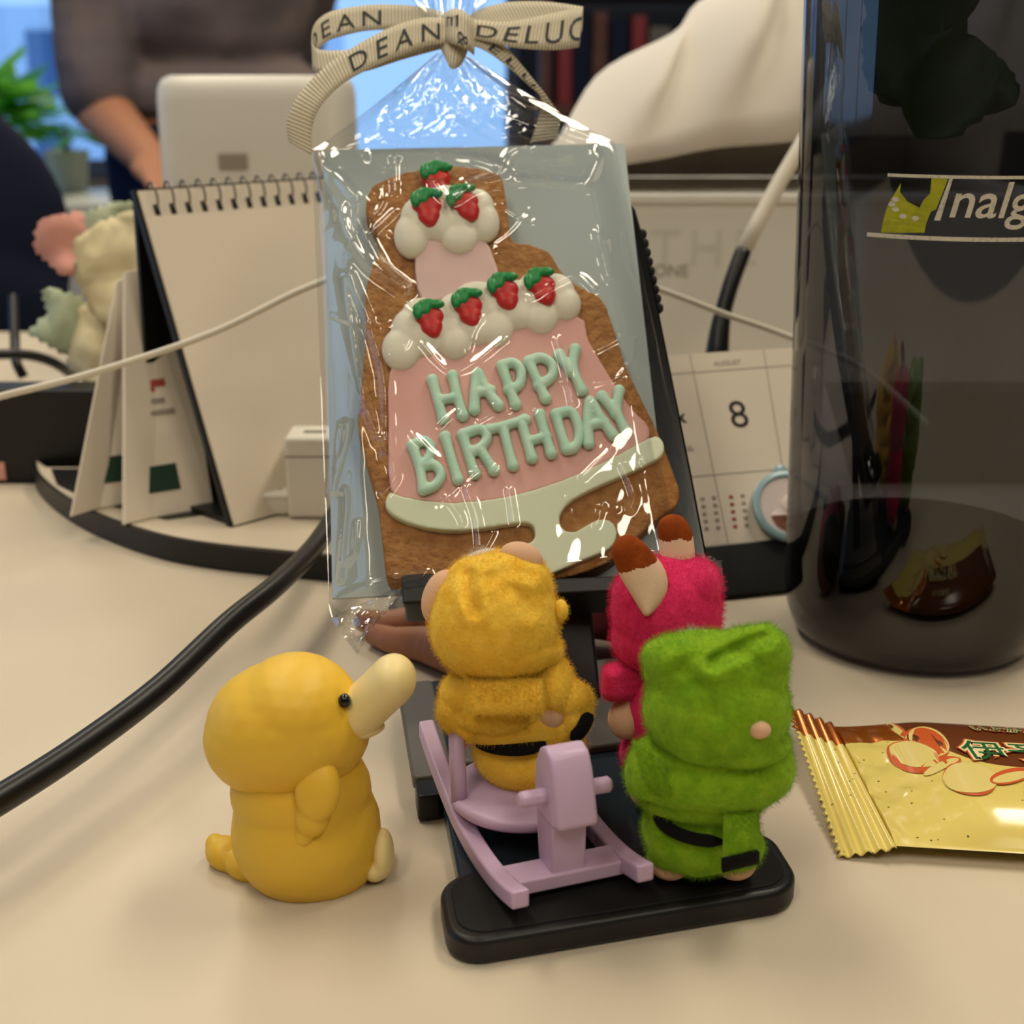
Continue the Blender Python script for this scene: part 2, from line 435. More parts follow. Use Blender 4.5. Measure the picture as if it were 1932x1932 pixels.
# ------------------------------------------------------------------ phone stand
def stand():
    t = thing('phone_stand', 'black folding phone stand holding up the bagged cookie', 'stand', (2, 31, 0))
    A = Vector((math.cos(math.radians(15.5)), math.sin(math.radians(15.5)), 0))
    B = Vector((-math.sin(math.radians(8.5)), math.cos(math.radians(8.5)), 0))
    O = Vector((-1.2, 25.4, 0))
    def P(a, b, z): return O + A * a + B * b + Vector((0, 0, z))
    def rrect(a0, a1, b0, b1, r, n=7):
        out = []
        for cx, cyy, s0 in ((a1 - r, b0 + r, -90), (a1 - r, b1 - r, 0), (a0 + r, b1 - r, 90), (a0 + r, b0 + r, 180)):
            for k in range(n):
                g = math.radians(s0 + 90 * k / (n - 1)); out.append((cx + r * math.cos(g), cyy + r * math.sin(g)))
        return out
    def slab(name, ring, z0, z1, m, bw=.1):
        o = MB().prism([P(a, b, z0) for a, b in ring], [P(a, b, z1) for a, b in ring]).build(name, m, t, angle=30)
        return bevel(o, bw, 3)
    slab('foot', rrect(-.15, 8.25, 0, 2.75, .85), 0.0, .66, M['black'], .14)
    slab('foot_pad', rrect(0.1, 8.0, .25, 2.6, .7), .62, .70, M['rubber'], .03)
    slab('base_plate', rrect(.35, 7.6, 2.0, 13.6, .4), 0.1, .64, mat('black_plastic_sky_tint', (38, 48, 56), .2, .5), .1)  # black plate; blue in its colour stands in for reflected window sky
    slab('side_rail', rrect(-.35, .75, 7.2, 13.2, .2), 0.45, .86, M['greypl'], .08)
    slab('side_rail', rrect(7.2, 8.2, 7.2, 13.2, .2), 0.45, .86, M['greypl'], .08)
    slab('rail_hook', rrect(-.3, .35, 6.3, 7.25, .12), 0.05, .78, M['black'], .06)
    slab('hinge_plate', rrect(.9, 7.0, 7.6, 13.2, .5), .6, .9, M['greypl'], .1)
    # holder: plate behind the card, ledge under it
    C = CARD
    uL, vt = C.uv(770, 1130, -.4)[0] - .1, C.uv(1187, 392, -.4)[1]
    right = [C.uv(x, y, -.4) for x, y in ((1334, 1060), (1304, 900), (1264, 700), (1228, 520), (1212, 450), (1198, 400), (1186, 384), (1150, 376))]
    ring = [(uL, -.3)] + [(right[0][0], -.3)] + right + [(uL + .9, right[-1][1]), (uL + .3, right[-1][1] - .4), (uL, right[-1][1] - 1.2)]
    o = MB().prism([C.p(a, b, -.75) for a, b in ring], [C.p(a, b, -.22) for a, b in ring]).build('back_plate', M['black_gloss'], t, angle=30)
    bevel(o, .08)
    for k in range(9):      # ribs of the rubber grip along the plate's edge
        a, b = C.uv(1211 + k * 3.9, 440 + k * 17.5, -.5)
        MB().lathe(C.p(a + .02, b, -.72), [(.05, 0), (.14, .03), (.16, .12), (.14, .25), (.05, .3)], 12, (C.u, C.v, C.n)).build('grip_rib', M['rubber'], t)
    uR = right[0][0]
    o = MB().box(C, (uL, uR), (-.62, -.16), (-.75, 1.35)).build('ledge', M['black'], t, smooth=False); bevel(o, .06)
    for a0 in (uL - .05, uR - .85):
        o = MB().box(C, (a0, a0 + .9), (-.75, .12), (1.05, 1.5)).build('ledge_hook', M['black'], t, smooth=False); bevel(o, .08)
    # post from the base up to the holder
    pb = [P(3.0, 10.4, .8), P(5.6, 10.4, .8), P(5.6, 11.6, .8), P(3.0, 11.6, .8)]
    um = C.uv(1010, 1120, -.8)[0]
    pt = [C.p(um - 1.4, .6, -.76), C.p(um + 1.6, .6, -.76), C.p(um + 1.6, 2.6, -.9), C.p(um - 1.4, 2.6, -.9)]
    o = MB().prism(pb, pt).build('post', M['black'], t, angle=30); bevel(o, .1)
stand()

# ------------------------------------------------------------------ cookie in its bag
def cookie():
    C = CARD
    card_m = mat('backing_card', (172, 184, 184), 0.55, 0.4)  # bluish cast of window light on the film is mixed into this colour
    o = MB().box(C, (0, CW), (0, CH), (-.18, -.03)).build('backing_card', card_m, smooth=False, base=C.p(CW / 2, 0, 0))
    tag(o, 'pale blue-grey backing card behind the cookie in the clear bag', 'card')
    dough = mat('baked_dough', (182, 130, 76), 0.8, 0.25, bump=(520, 1.0, 0.14), vary=((152, 100, 54), 260, .35, .75))
    pink = mat('pink_icing', (236, 182, 172), 0.45, 0.4, sss=.15, vary=((230, 170, 160), 60, .3, .7))
    pink2 = mat('pale_pink_icing', (232, 196, 190), 0.45, 0.4, sss=.15)
    white = mat('white_icing', (240, 234, 214), 0.42, 0.4, sss=.2, bump=(120, .25, .05))
    mint = mat('mint_icing', (208, 242, 220), 0.42, 0.4, sss=.15, vary=((188, 232, 208), 200, .35, .7))
    pale = mat('pale_mint_icing', (226, 234, 205), 0.45, 0.4, sss=.2)
    red = mat('red_icing', (206, 32, 30), 0.4, 0.4, sss=.1)
    green = mat('green_icing', (14, 128, 62), 0.4, 0.4, sss=.1)
    T0 = 0.95
    t = thing('decorated_cookie', 'tiered cake shaped cookie iced pink and white with mint lettering', 'cookie', C.p(CW / 2, .3, .4))
    def rings(px, w0, w1, n=3, grow=0):
        uv = [C.uv(x, y, w1) for x, y in spline(px, n, True)]
        return [C.p(a, b, w0) for a, b in uv], [C.p(a, b, w1) for a, b in uv]
    outline = [(690, 385), (702, 352), (742, 330), (795, 318), (850, 310), (905, 318), (944, 330), (953, 362), (960, 410), (967, 453), (1002, 460), (1036, 474), (1053, 502),
               (1070, 522), (1098, 541), (1131, 560), (1146, 582), (1161, 625), (1182, 690), (1210, 750), (1236, 802), (1256, 850), (1272, 892), (1284, 930), (1274, 955), (1243, 976),
               (1205, 1010), (1150, 1058), (1080, 1085), (1000, 1092), (860, 1090), (745, 1094), (729, 1082), (722, 1030), (713, 952), (700, 900), (686, 850), (676, 800), (684, 700),
               (690, 640), (689, 560), (699, 510), (714, 470), (709, 430), (693, 405)]
    b, tp = rings(outline, .02, T0)
    def lump(v):
        q = v - C.o; w = q.dot(C.n)
        return v + C.n * (noise.noise(v * 1.3) * .05 + noise.noise(v * 5) * .02) if w > .4 else v
    soft('cookie_base', [pri(b, tp)], .075, dough, t, 5, lump)
    def panel(name, px, w0, w1, m, n=3, vox=.045, sm=6):
        b, tp = rings(px, w0, w1, n)
        return soft(name, [pri(b, tp)], vox, m, t, sm)
    panel('pink_tier', [(735, 702), (772, 680), (940, 628), (1088, 596), (1110, 640), (1150, 708), (1190, 768), (1220, 798), (1227, 816), (1216, 832), (1150, 868), (1060, 908), (960, 938), (860, 950), (790, 944), (748, 934), (734, 902), (733, 800)], .7, T0 + .2, pink)
    panel('pink_tier', [(783, 478), (812, 440), (905, 440), (944, 522), (940, 540), (860, 556), (797, 566)], .7, T0 + .2, pink2)
    panel('icing_border', [(1236, 822), (1250, 830), (1254, 848), (1240, 866), (1180, 895), (1120, 921), (1078, 944), (1060, 964), (1056, 984), (1066, 1000), (1085, 1003), (1106, 991), (1128, 980), (1150, 981), (1163, 996),
                           (1163, 1016), (1148, 1036), (1100, 1056), (1050, 1078), (1005, 1092), (975, 1060), (985, 1030), (1003, 1022), (1010, 1008), (1004, 990), (984, 986), (940, 992), (870, 1001), (800, 995), (752, 978), (730, 960), (727, 944), (736, 928),
                           (752, 934), (790, 942), (860, 948), (960, 936), (1060, 906), (1150, 866), (1208, 834)], .7, T0 + .26, pale, 2)
    def el(x, y, rx, ry, w, h, rot=0):
        a, b = C.uv(x, y, w); k = (C.p(a, b, w) - CAM).length / FPX * 1.02
        r = math.radians(rot); U = C.u * math.cos(r) + C.v * math.sin(r); V = C.v * math.cos(r) - C.u * math.sin(r)
        return ell(C.p(a, b, w), (rx * k, ry * k * 1.07, h), (U, V, C.n))
    low = [(757, 660, 36, 42), (778, 625, 40, 45), (802, 630, 42, 46), (857, 646, 33, 36), (838, 620, 45, 40), (795, 592, 36, 30), (898, 618, 38, 38), (936, 618, 33, 40), (870, 585, 45, 35),
           (920, 580, 40, 40), (975, 590, 38, 36), (1020, 598, 33, 36), (1000, 568, 38, 34), (1066, 574, 30, 34), (1050, 550, 34, 34), (960, 553, 40, 26), (1015, 532, 34, 18), (900, 556, 40, 24)]
    soft('white_frosting', [el(x, y, a, b, T0 + .15, .34) for x, y, a, b in low], .05, white, t, 3)
    up = [(776, 446, 32, 44), (790, 415, 34, 44), (866, 450, 35, 34), (862, 420, 34, 40), (914, 420, 28, 40), (902, 392, 30, 36), (830, 425, 40, 34), (815, 392, 34, 36), (868, 384, 40, 28), (840, 375, 40, 25)]
    soft('white_frosting', [el(x, y, a, b, T0 + .15, .34) for x, y, a, b in up], .05, white, t, 3)
    berries = [(811, 606, -8), (884, 585, -10), (953, 555, -14), (1023, 546, -16), (806, 396, -5), (878, 388, -22), (822, 345, 0)]
    for i, (x, y, rot) in enumerate(berries):
        r = math.radians(rot); w = T0 + (.46 if i != 6 else .2)
        def o_(dx, dy): return x + dx * math.cos(r) + dy * math.sin(r) * -1, y + dx * math.sin(r) + dy * math.cos(r)
        p1, p2, p3 = o_(0, -9), o_(2, 10), o_(4, 20)
        bo = soft('strawberry', [el(*p1, 28, 20, w, .2), el(*p2, 21, 19, w, .19), el(*p3, 14, 13, w, .16)], .035, red, t, 14)
        parts = []
        for dx, dy, rx, ry in ((-20, -22, 10, 16), (-4, -26, 10, 15), (16, -30, 16, 9), (0, -34, 18, 9)):
            q = o_(dx, dy); parts.append(el(*q, rx, ry, w + .15, .12, 0))
        soft('strawberry_leaf', parts, .03, green, bo, 2)
    W = T0 + .3
    letters = {'H': [[(816, 717), (826, 755), (836, 790)], [(854, 709), (863, 748), (873, 784)], [(830, 755), (860, 750)]],
               'A': [[(895, 773), (896, 735), (901, 703), (918, 735), (940, 765)], [(899, 741), (925, 737)]],
               'P': [[(947, 690), (960, 730), (973, 763)], [(947, 690), (968, 685), (983, 700), (979, 727), (960, 735)]],
               'P.': [[(998, 682), (1014, 720), (1029, 752)], [(998, 682), (1021, 675), (1042, 689), (1040, 712), (1016, 728)]],
               'Y': [[(1055, 669), (1066, 686), (1077, 701)], [(1085, 659), (1082, 697), (1098, 737)]],
               'B': [[(778, 841), (792, 883), (799, 924)], [(778, 841), (800, 832), (813, 844), (808, 866), (794, 880)], [(794, 880), (820, 878), (832, 897), (820, 917), (799, 924)]],
               'I': [[(840, 824), (852, 865), (864, 905)]],
               'R': [[(873, 820), (884, 858), (896, 894)], [(873, 820), (905, 810), (919, 824), (909, 843), (892, 852)], [(906, 848), (932, 888)]],
               'T': [[(922, 811), (955, 803), (990, 792)], [(949, 806), (958, 842), (968, 879)]],
               'H.': [[(984, 798), (994, 832), (1004, 865)], [(1018, 782), (1029, 820), (1040, 856)], [(998, 833), (1030, 824)]],
               'D': [[(1049, 782), (1058, 815), (1069, 848)], [(1049, 782), (1076, 777), (1090, 800), (1092, 828), (1082, 846), (1069, 848)]],
               'A.': [[(1111, 837), (1109, 795), (1113, 756), (1134, 790), (1157, 822)], [(1111, 803), (1140, 798)]],
               'Y.': [[(1136, 748), (1149, 765), (1162, 781)], [(1168, 737), (1165, 777), (1181, 814)]]}
    for strokes in letters.values():
        parts = []
        for s_ in strokes:
            q = spline(s_, 6)
            for k, (x, y) in enumerate(q):
                e = 1.0 + .22 * (abs(k / (len(q) - 1) - .5) * 2) ** 3
                parts.append(el(x, y, 9.4 * e, 9.4 * e, W, .16))
        soft('letter', parts, .035, mint, t, 2)
cookie()
# ------------------------------------------------------------------ toys
CAX = (Vector((1, 0, 0)), Vector((0, CP, -SP)), Vector((0, SP, CP)))
def kpx(p): return (p - CAM).dot(CAX[1]) / FPX          # cm per photo pixel at a point
class El:
    """ellipsoid given by where it shows in the photo, at distance Y, with its own depth radius (cm)"""
    def __init__(s, px, py, Y, rx, ry, rd, rot=0):
        s.c = ony(px, py, Y); k = kpx(s.c); s.r = (rx * k, rd, ry * k)
        a = math.radians(rot)
        s.ax = (CAX[0] * math.cos(a) - CAX[2] * math.sin(a), CAX[1], CAX[2] * math.cos(a) + CAX[0] * math.sin(a))
    def g(s): return ell(s.c, s.r, s.ax)
    def front(s, px, py, out=0.0):
        d = ray(px, py); o = CAM - s.c
        D = Vector([d.dot(s.ax[i]) / s.r[i] for i in range(3)]); Oo = Vector([o.dot(s.ax[i]) / s.r[i] for i in range(3)])
        A, B, Cc = D.dot(D), 2 * D.dot(Oo), Oo.dot(Oo) - 1
        q = B * B - 4 * A * Cc
        t = (-B - math.sqrt(max(q, 0))) / (2 * A)
        return CAM + d * t - d.normalized() * out
def els(*rows): return [El(*r).g() for r in rows]
def strap(name, e, px, half, out, mat_, parent, thick=.08):
    """a band lying on the front of ellipsoid e along photo points"""
    q = spline(px, 6); up, dn = [], []
    for i, (x, y) in enumerate(q):
        x0, y0 = q[max(i - 1, 0)]; x1, y1 = q[min(i + 1, len(q) - 1)]
        l = math.hypot(x1 - x0, y1 - y0) or 1; nx, ny = -(y1 - y0) / l, (x1 - x0) / l
        h = half * min(1, .35 + 4 * min(i, len(q) - 1 - i) / len(q))
        up.append(e.front(x + nx * h, y + ny * h, out)); dn.append(e.front(x - nx * h, y - ny * h, out))
    mid = [(a + b) / 2 - CAX[1] * .03 for a, b in zip(up, dn)]
    return solid(MB().grid([up, mid, dn]).build(name, mat_, parent, angle=None), thick)
FUZZ = []
def fuzz(o, n, length): FUZZ.append((o, n, length))
def grow_fuzz(o, n, length, mat_index=0):
    m = o.modifiers.new('fuzz', 'PARTICLE_SYSTEM'); ps = m.particle_system.settings
    ps.type = 'HAIR'; ps.count = n; ps.hair_step = 2; ps.display_step = 2; ps.render_step = 2
    ps.use_advanced_hair = True
    ps.emit_from = 'FACE'; ps.use_emit_random = True; ps.distribution = 'RAND'
    ps.hair_length = length * S * .35; ps.normal_factor = length * S * .12
    ps.factor_random = length * S * .25; ps.tangent_factor = 0; ps.brownian_factor = 0
    ps.use_hair_bspline = False
    ps.root_radius = 1.0; ps.tip_radius = 0.4; ps.radius_scale = 0.0045 * S; ps.shape = 0.0
    ps.material = mat_index + 1
    return o
def felt(name, rgb, dark):
    return mat(name, rgb, 0.95, 0.1, sheen=0.6, bump=(900, .8, .05), vary=(dark, 220, .35, .75))
skin_m = mat('flocked_skin', (214, 172, 140), 0.95, 0.1, sheen=.3, bump=(1600, .4, .02))
belt_m = mat('black_felt', (18, 17, 17), 0.95, 0.1, sheen=.2, bump=(1200, .6, .03))
tuft_m = mat('white_fluff', (206, 200, 192), 0.95, 0.1)

def puff(v, amp=.05):
    return v + CAX[1] * (noise.noise(v * 1.1) * amp) + CAX[2] * (noise.noise(v * 1.7 + Vector((7, 3, 1))) * amp)

def creased(lines, amp=.05):
    L = [(np.array(spline(p, 20)), dep, wd) for p, dep, wd in lines]
    def f(v):
        v = puff(v, amp); q = v - CAM; z = q.dot(CAX[1]); x = 966 + FPX * q.dot(CAX[0]) / z; y = 966 - FPX * q.dot(CAX[2]) / z
        for P, dep, wd in L:
            d = math.sqrt(np.min((P[:, 0] - x) ** 2 + (P[:, 1] - y) ** 2)) / wd
            if d < 4: v = v + CAX[1] * (dep * (math.exp(-d * d) - .45 * math.exp(-(d - 1.9) ** 2)))
        return v
    return f
def green_toy():
    m = felt('green_felt', (134, 172, 34), (104, 150, 20)); Y = 27.95
    t = thing('plush_toy', 'green hooded felt critter with black belt standing at the stand front', 'plush toy', (4.2, 27.95, .7))
    body = El(1322, 1560, Y, 112, 92, 1.2)
    o = soft('body', els((1322, 1560, Y, 112, 92, 1.2), (1325, 1500, Y, 125, 60, 1.3), (1300, 1610, Y, 80, 36, .95), (1385, 1595, Y, 58, 46, .9)), .06, m, t, 6, puff); fuzz(o, 12000, .1)
    cape = El(1337, 1462, Y - .1, 160, 76, 1.55)
    o = soft('cape', els((1337, 1462, Y - .1, 160, 74, 1.5), (1225, 1450, Y - .2, 46, 62, .9, 15), (1440, 1440, Y - .2, 58, 66, 1.0, -20), (1335, 1425, Y, 150, 50, 1.4)), .055, m, t, 4, puff); fuzz(o, 12000, .1)
    hood = El(1352, 1335, Y - .15, 140, 118, 1.65)
    o = soft('hood', els((1352, 1335, Y - .15, 140, 122, 1.62), (1352, 1270, Y, 138, 66, 1.35), (1266, 1240, Y, 56, 44, 1.0, -12), (1436, 1232, Y, 54, 56, 1.0, 8), (1375, 1400, Y - .15, 118, 52, 1.5), (1345, 1242, Y + .1, 124, 50, 1.1), (1310, 1226, Y + .1, 70, 34, .9), (1420, 1216, Y, 60, 38, .9)), .06, m, t, 4, creased([([(1345, 1250), (1385, 1228), (1440, 1205)], .22, 13), ([(1290, 1260), (1330, 1300), (1350, 1350)], .1, 16)], .07)); fuzz(o, 20000, .1)
    strap('belt', El(1322, 1560, Y, 116, 96, 1.34), [(1236, 1538), (1268, 1566), (1310, 1582), (1362, 1588)], 12, .02, belt_m, t)
    strip = El(1322, 1560, Y - .15, 150, 110, 1.45)
    q = [[strip.front(x, y, .06 + .03 * i) for x in np.linspace(1366, 1424, 6)] for i, y in enumerate(np.linspace(1530, 1632, 9))]
    o = solid(MB().grid(q).build('tail_flap', m, t, angle=None), .14); fuzz(o, 2000, .08)
    q = [[strip.front(x, y - (x - 1360) * .25, .42) for x in np.linspace(1362, 1430, 7)] for y in np.linspace(1622, 1644, 4)]
    solid(MB().grid(q).build('tail_tip', belt_m, t, angle=None), .12)
    flap = El(1225, 1450, Y - .3, 60, 75, 1.1)
    q = [[flap.front(1196 + j * 13 + i * 3, 1398 + i * 14 + j * 9, .12) for j in range(5)] for i in range(6)]
    o = solid(MB().grid(q).build('cape_flap', m, t, angle=None), .12); fuzz(o, 1500, .08)
    a = hood.front(1432, 1377, -.1)
    soft('ear_tip', [ell(a, (.26, .2, .2), CAX)], .04, skin_m, t, 2)
    for x, y in ((1262, 1634), (1385, 1622)):
        c = ony(x, y, Y + .1)
        soft('foot', [ell((c.x, c.y, 1.08), (.52, .62, .38)), ell((c.x - .05, c.y + .05, 1.5), (.45, .45, .5))], .05, skin_m, t, 3)
    for c in (ony(1308, 1200, Y + .6),):
        o = soft('tuft', [ell(c, (.35, .3, .15), CAX)], .05, tuft_m, t, 2); fuzz(o, 300, .14)
green_toy()

def pink_toy():
    m = felt('pink_felt', (230, 56, 108), (208, 38, 90)); Y = 31.6
    ear_m = mat('cream_flock', (226, 192, 164), 0.95, 0.1, sheen=.3, bump=(1600, .4, .02))
    tip_m = mat('brown_flock', (150, 72, 26), 0.95, 0.1, sheen=.2, bump=(1600, .5, .03), vary=((124, 52, 16), 300, .3, .7))
    t = thing('plush_toy', 'pink hooded rabbit plush with brown tipped ears behind the green toy', 'plush toy', (3.6, 31.6, .66))
    o = soft('hood', els((1257, 1150, Y, 106, 106, 1.4), (1256, 1200, Y, 104, 80, 1.4), (1310, 1105, Y, 52, 55, 1.0), (1205, 1125, Y, 52, 55, 1.0)), .06, m, t, 4, puff); fuzz(o, 17000, .12)
    o = soft('body', els((1262, 1330, Y, 92, 110, 1.2), (1262, 1420, Y, 95, 70, 1.25)), .07, m, t, 4); fuzz(o, 6000, .1)
    o = soft('sleeve', els(*[(1156 + 10 * (k % 8), 1287 + 15 * (k // 8 - 1) - (k % 8), Y - .35 + .05 * (k % 8), 22, 22, .5) for k in range(24)]), .05, m, t, 10); fuzz(o, 4000, .08)
    soft('paw', els((1182, 1356, Y - .3, 36, 40, .5), (1200, 1330, Y - .2, 34, 30, .45)), .05, skin_m, t, 3)
    for sx, pts in ((0, [(1220, 1154, 9), (1224, 1126, 27), (1222, 1100, 39), (1208, 1075, 40), (1193, 1052, 36), (1185, 1040, 32)]), (1, [(1280, 1080, 32), (1278, 1045, 34), (1275, 1015, 33), (1270, 1000, 31)])):
        Ye = Y - 1.1 if sx == 0 else Y - .2
        pts = spline(pts, 4)
        V, Fc = blob(els(*[(x, y, Ye + (1145 - y) * .004, r, r, .28) for x, y, r in pts]), .04, 4)
        d = (Vector((-.35, 0, .94)) if sx == 0 else Vector((-.1, 0, 1))); e = ony(*((1200, 1072) if sx == 0 else (1272, 1022)), Ye + .2)
        tip = [sum(((V[i] - e).dot(d) + .08 * noise.noise(V[i] * 4)) for i in f) > 0 for f in Fc]
        for nm, keep, mm in (('ear', False, ear_m), ('ear_tip', True, tip_m)):
            ff = [f for f, k in zip(Fc, tip) if k == keep]; ids = sorted({i for f in ff for i in f}); ix = {a: b for b, a in enumerate(ids)}
            mk(nm, [V[i] for i in ids], [tuple(ix[i] for i in f) for f in ff], mm, t, angle=None)
    for x in (1225, 1305):
        c = ony(x, 1480, Y - .3)
        soft('foot', [ell((c.x, c.y, 1.06), (.5, .6, .4)), ell((c.x, c.y + .1, 1.8), (.45, .45, .8))], .06, skin_m, t, 3)
pink_toy()

def yellow_toy():
    m = felt('yellow_felt', (244, 200, 78), (236, 182, 52)); Y = 31.0
    t = thing('plush_toy', 'yellow hooded bear plush with round ears riding the rocking horse', 'plush toy', (0.1, 31.0, 1.78))
    body = El(1000, 1420, Y, 112, 84, 1.35)
    o = soft('body', els((1000, 1415, Y, 110, 84, 1.35), (985, 1360, Y, 128, 60, 1.4), (1000, 1460, Y, 86, 40, 1.1)), .06, m, t, 4); fuzz(o, 9000, .1)
    o = soft('cape', els((950, 1305, Y - .1, 122, 60, 1.55), (945, 1340, Y - .1, 112, 46, 1.5), (1040, 1290, Y - .1, 46, 66, 1.2, -15), (868, 1322, Y, 40, 52, .9, 10)), .055, m, t, 4, puff); fuzz(o, 14000, .1)
    hood = El(935, 1170, Y - .2, 128, 132, 1.75)
    o = soft('hood', els((933, 1172, Y - .2, 124, 122, 1.72), (950, 1110, Y, 96, 74, 1.3), (945, 1225, Y - .2, 120, 56, 1.65), (905, 1120, Y, 70, 74, 1.1, -20)), .06, m, t, 4, creased([([(885, 1085), (884, 1115), (896, 1150)], .2, 12), ([(960, 1110), (985, 1125), (1000, 1150)], .1, 14), ([(925, 1090), (960, 1080), (1000, 1085)], .1, 12)], .07)); fuzz(o, 22000, .1)
    o = soft('arm', els((862, 1335, Y - .3, 38, 50, .7, 12), (885, 1370, Y - .35, 40, 34, .7)), .05, m, t, 3); fuzz(o, 4000, .1)
    soft('paw', els((876, 1388, Y - .45, 30, 20, .4, 20), (864, 1368, Y - .3, 26, 26, .4)), .05, skin_m, t, 3)
    o = soft('arm', els((1074, 1318, Y - .5, 40, 40, .6), (1080, 1350, Y - .55, 34, 44, .55, -16), (1098, 1330, Y - .3, 24, 40, .5)), .05, m, t, 3); fuzz(o, 4000, .1)
    soft('paw', els((1035, 1348, Y - .75, 34, 32, .5, 25), (1030, 1370, Y - .7, 26, 22, .4)), .05, skin_m, t, 3)
    for x, y, rx, ry, rot in ((834, 1128, 38, 56, 18), (983, 1056, 44, 34, 20)):
        soft('ear', els((x, y, Y - .1, rx, ry, .38, rot)), .05, skin_m, t, 3)
    strap('belt', El(1000, 1420, Y, 116, 88, 1.6), [(892, 1390), (925, 1408), (975, 1414), (1030, 1405)], 13, .03, belt_m, t)
    strap('belt', El(1078, 1345, Y - .6, 48, 70, .7), [(1078, 1395), (1098, 1375), (1112, 1345)], 11, .05, belt_m, t)
    ce = El(950, 1315, Y - .15, 150, 75, 1.75)
    q = [[ce.front(x, y, .14) for x in np.linspace(878, 1022, 9)] for y in np.linspace(1284, 1346, 6)]
    o = solid(MB().grid(q).build('cape_flap', m, t, angle=None), .16); fuzz(o, 4000, .09)
    o = soft('hood_button', els((1058, 1152, Y - .5, 14, 22, .3)), .04, m, t, 2); fuzz(o, 500, .07)
    o = soft('tuft', els((905, 1052, Y + .4, 38, 14, .3, -20)), .05, tuft_m, t, 2); fuzz(o, 500, .13)
yellow_toy()

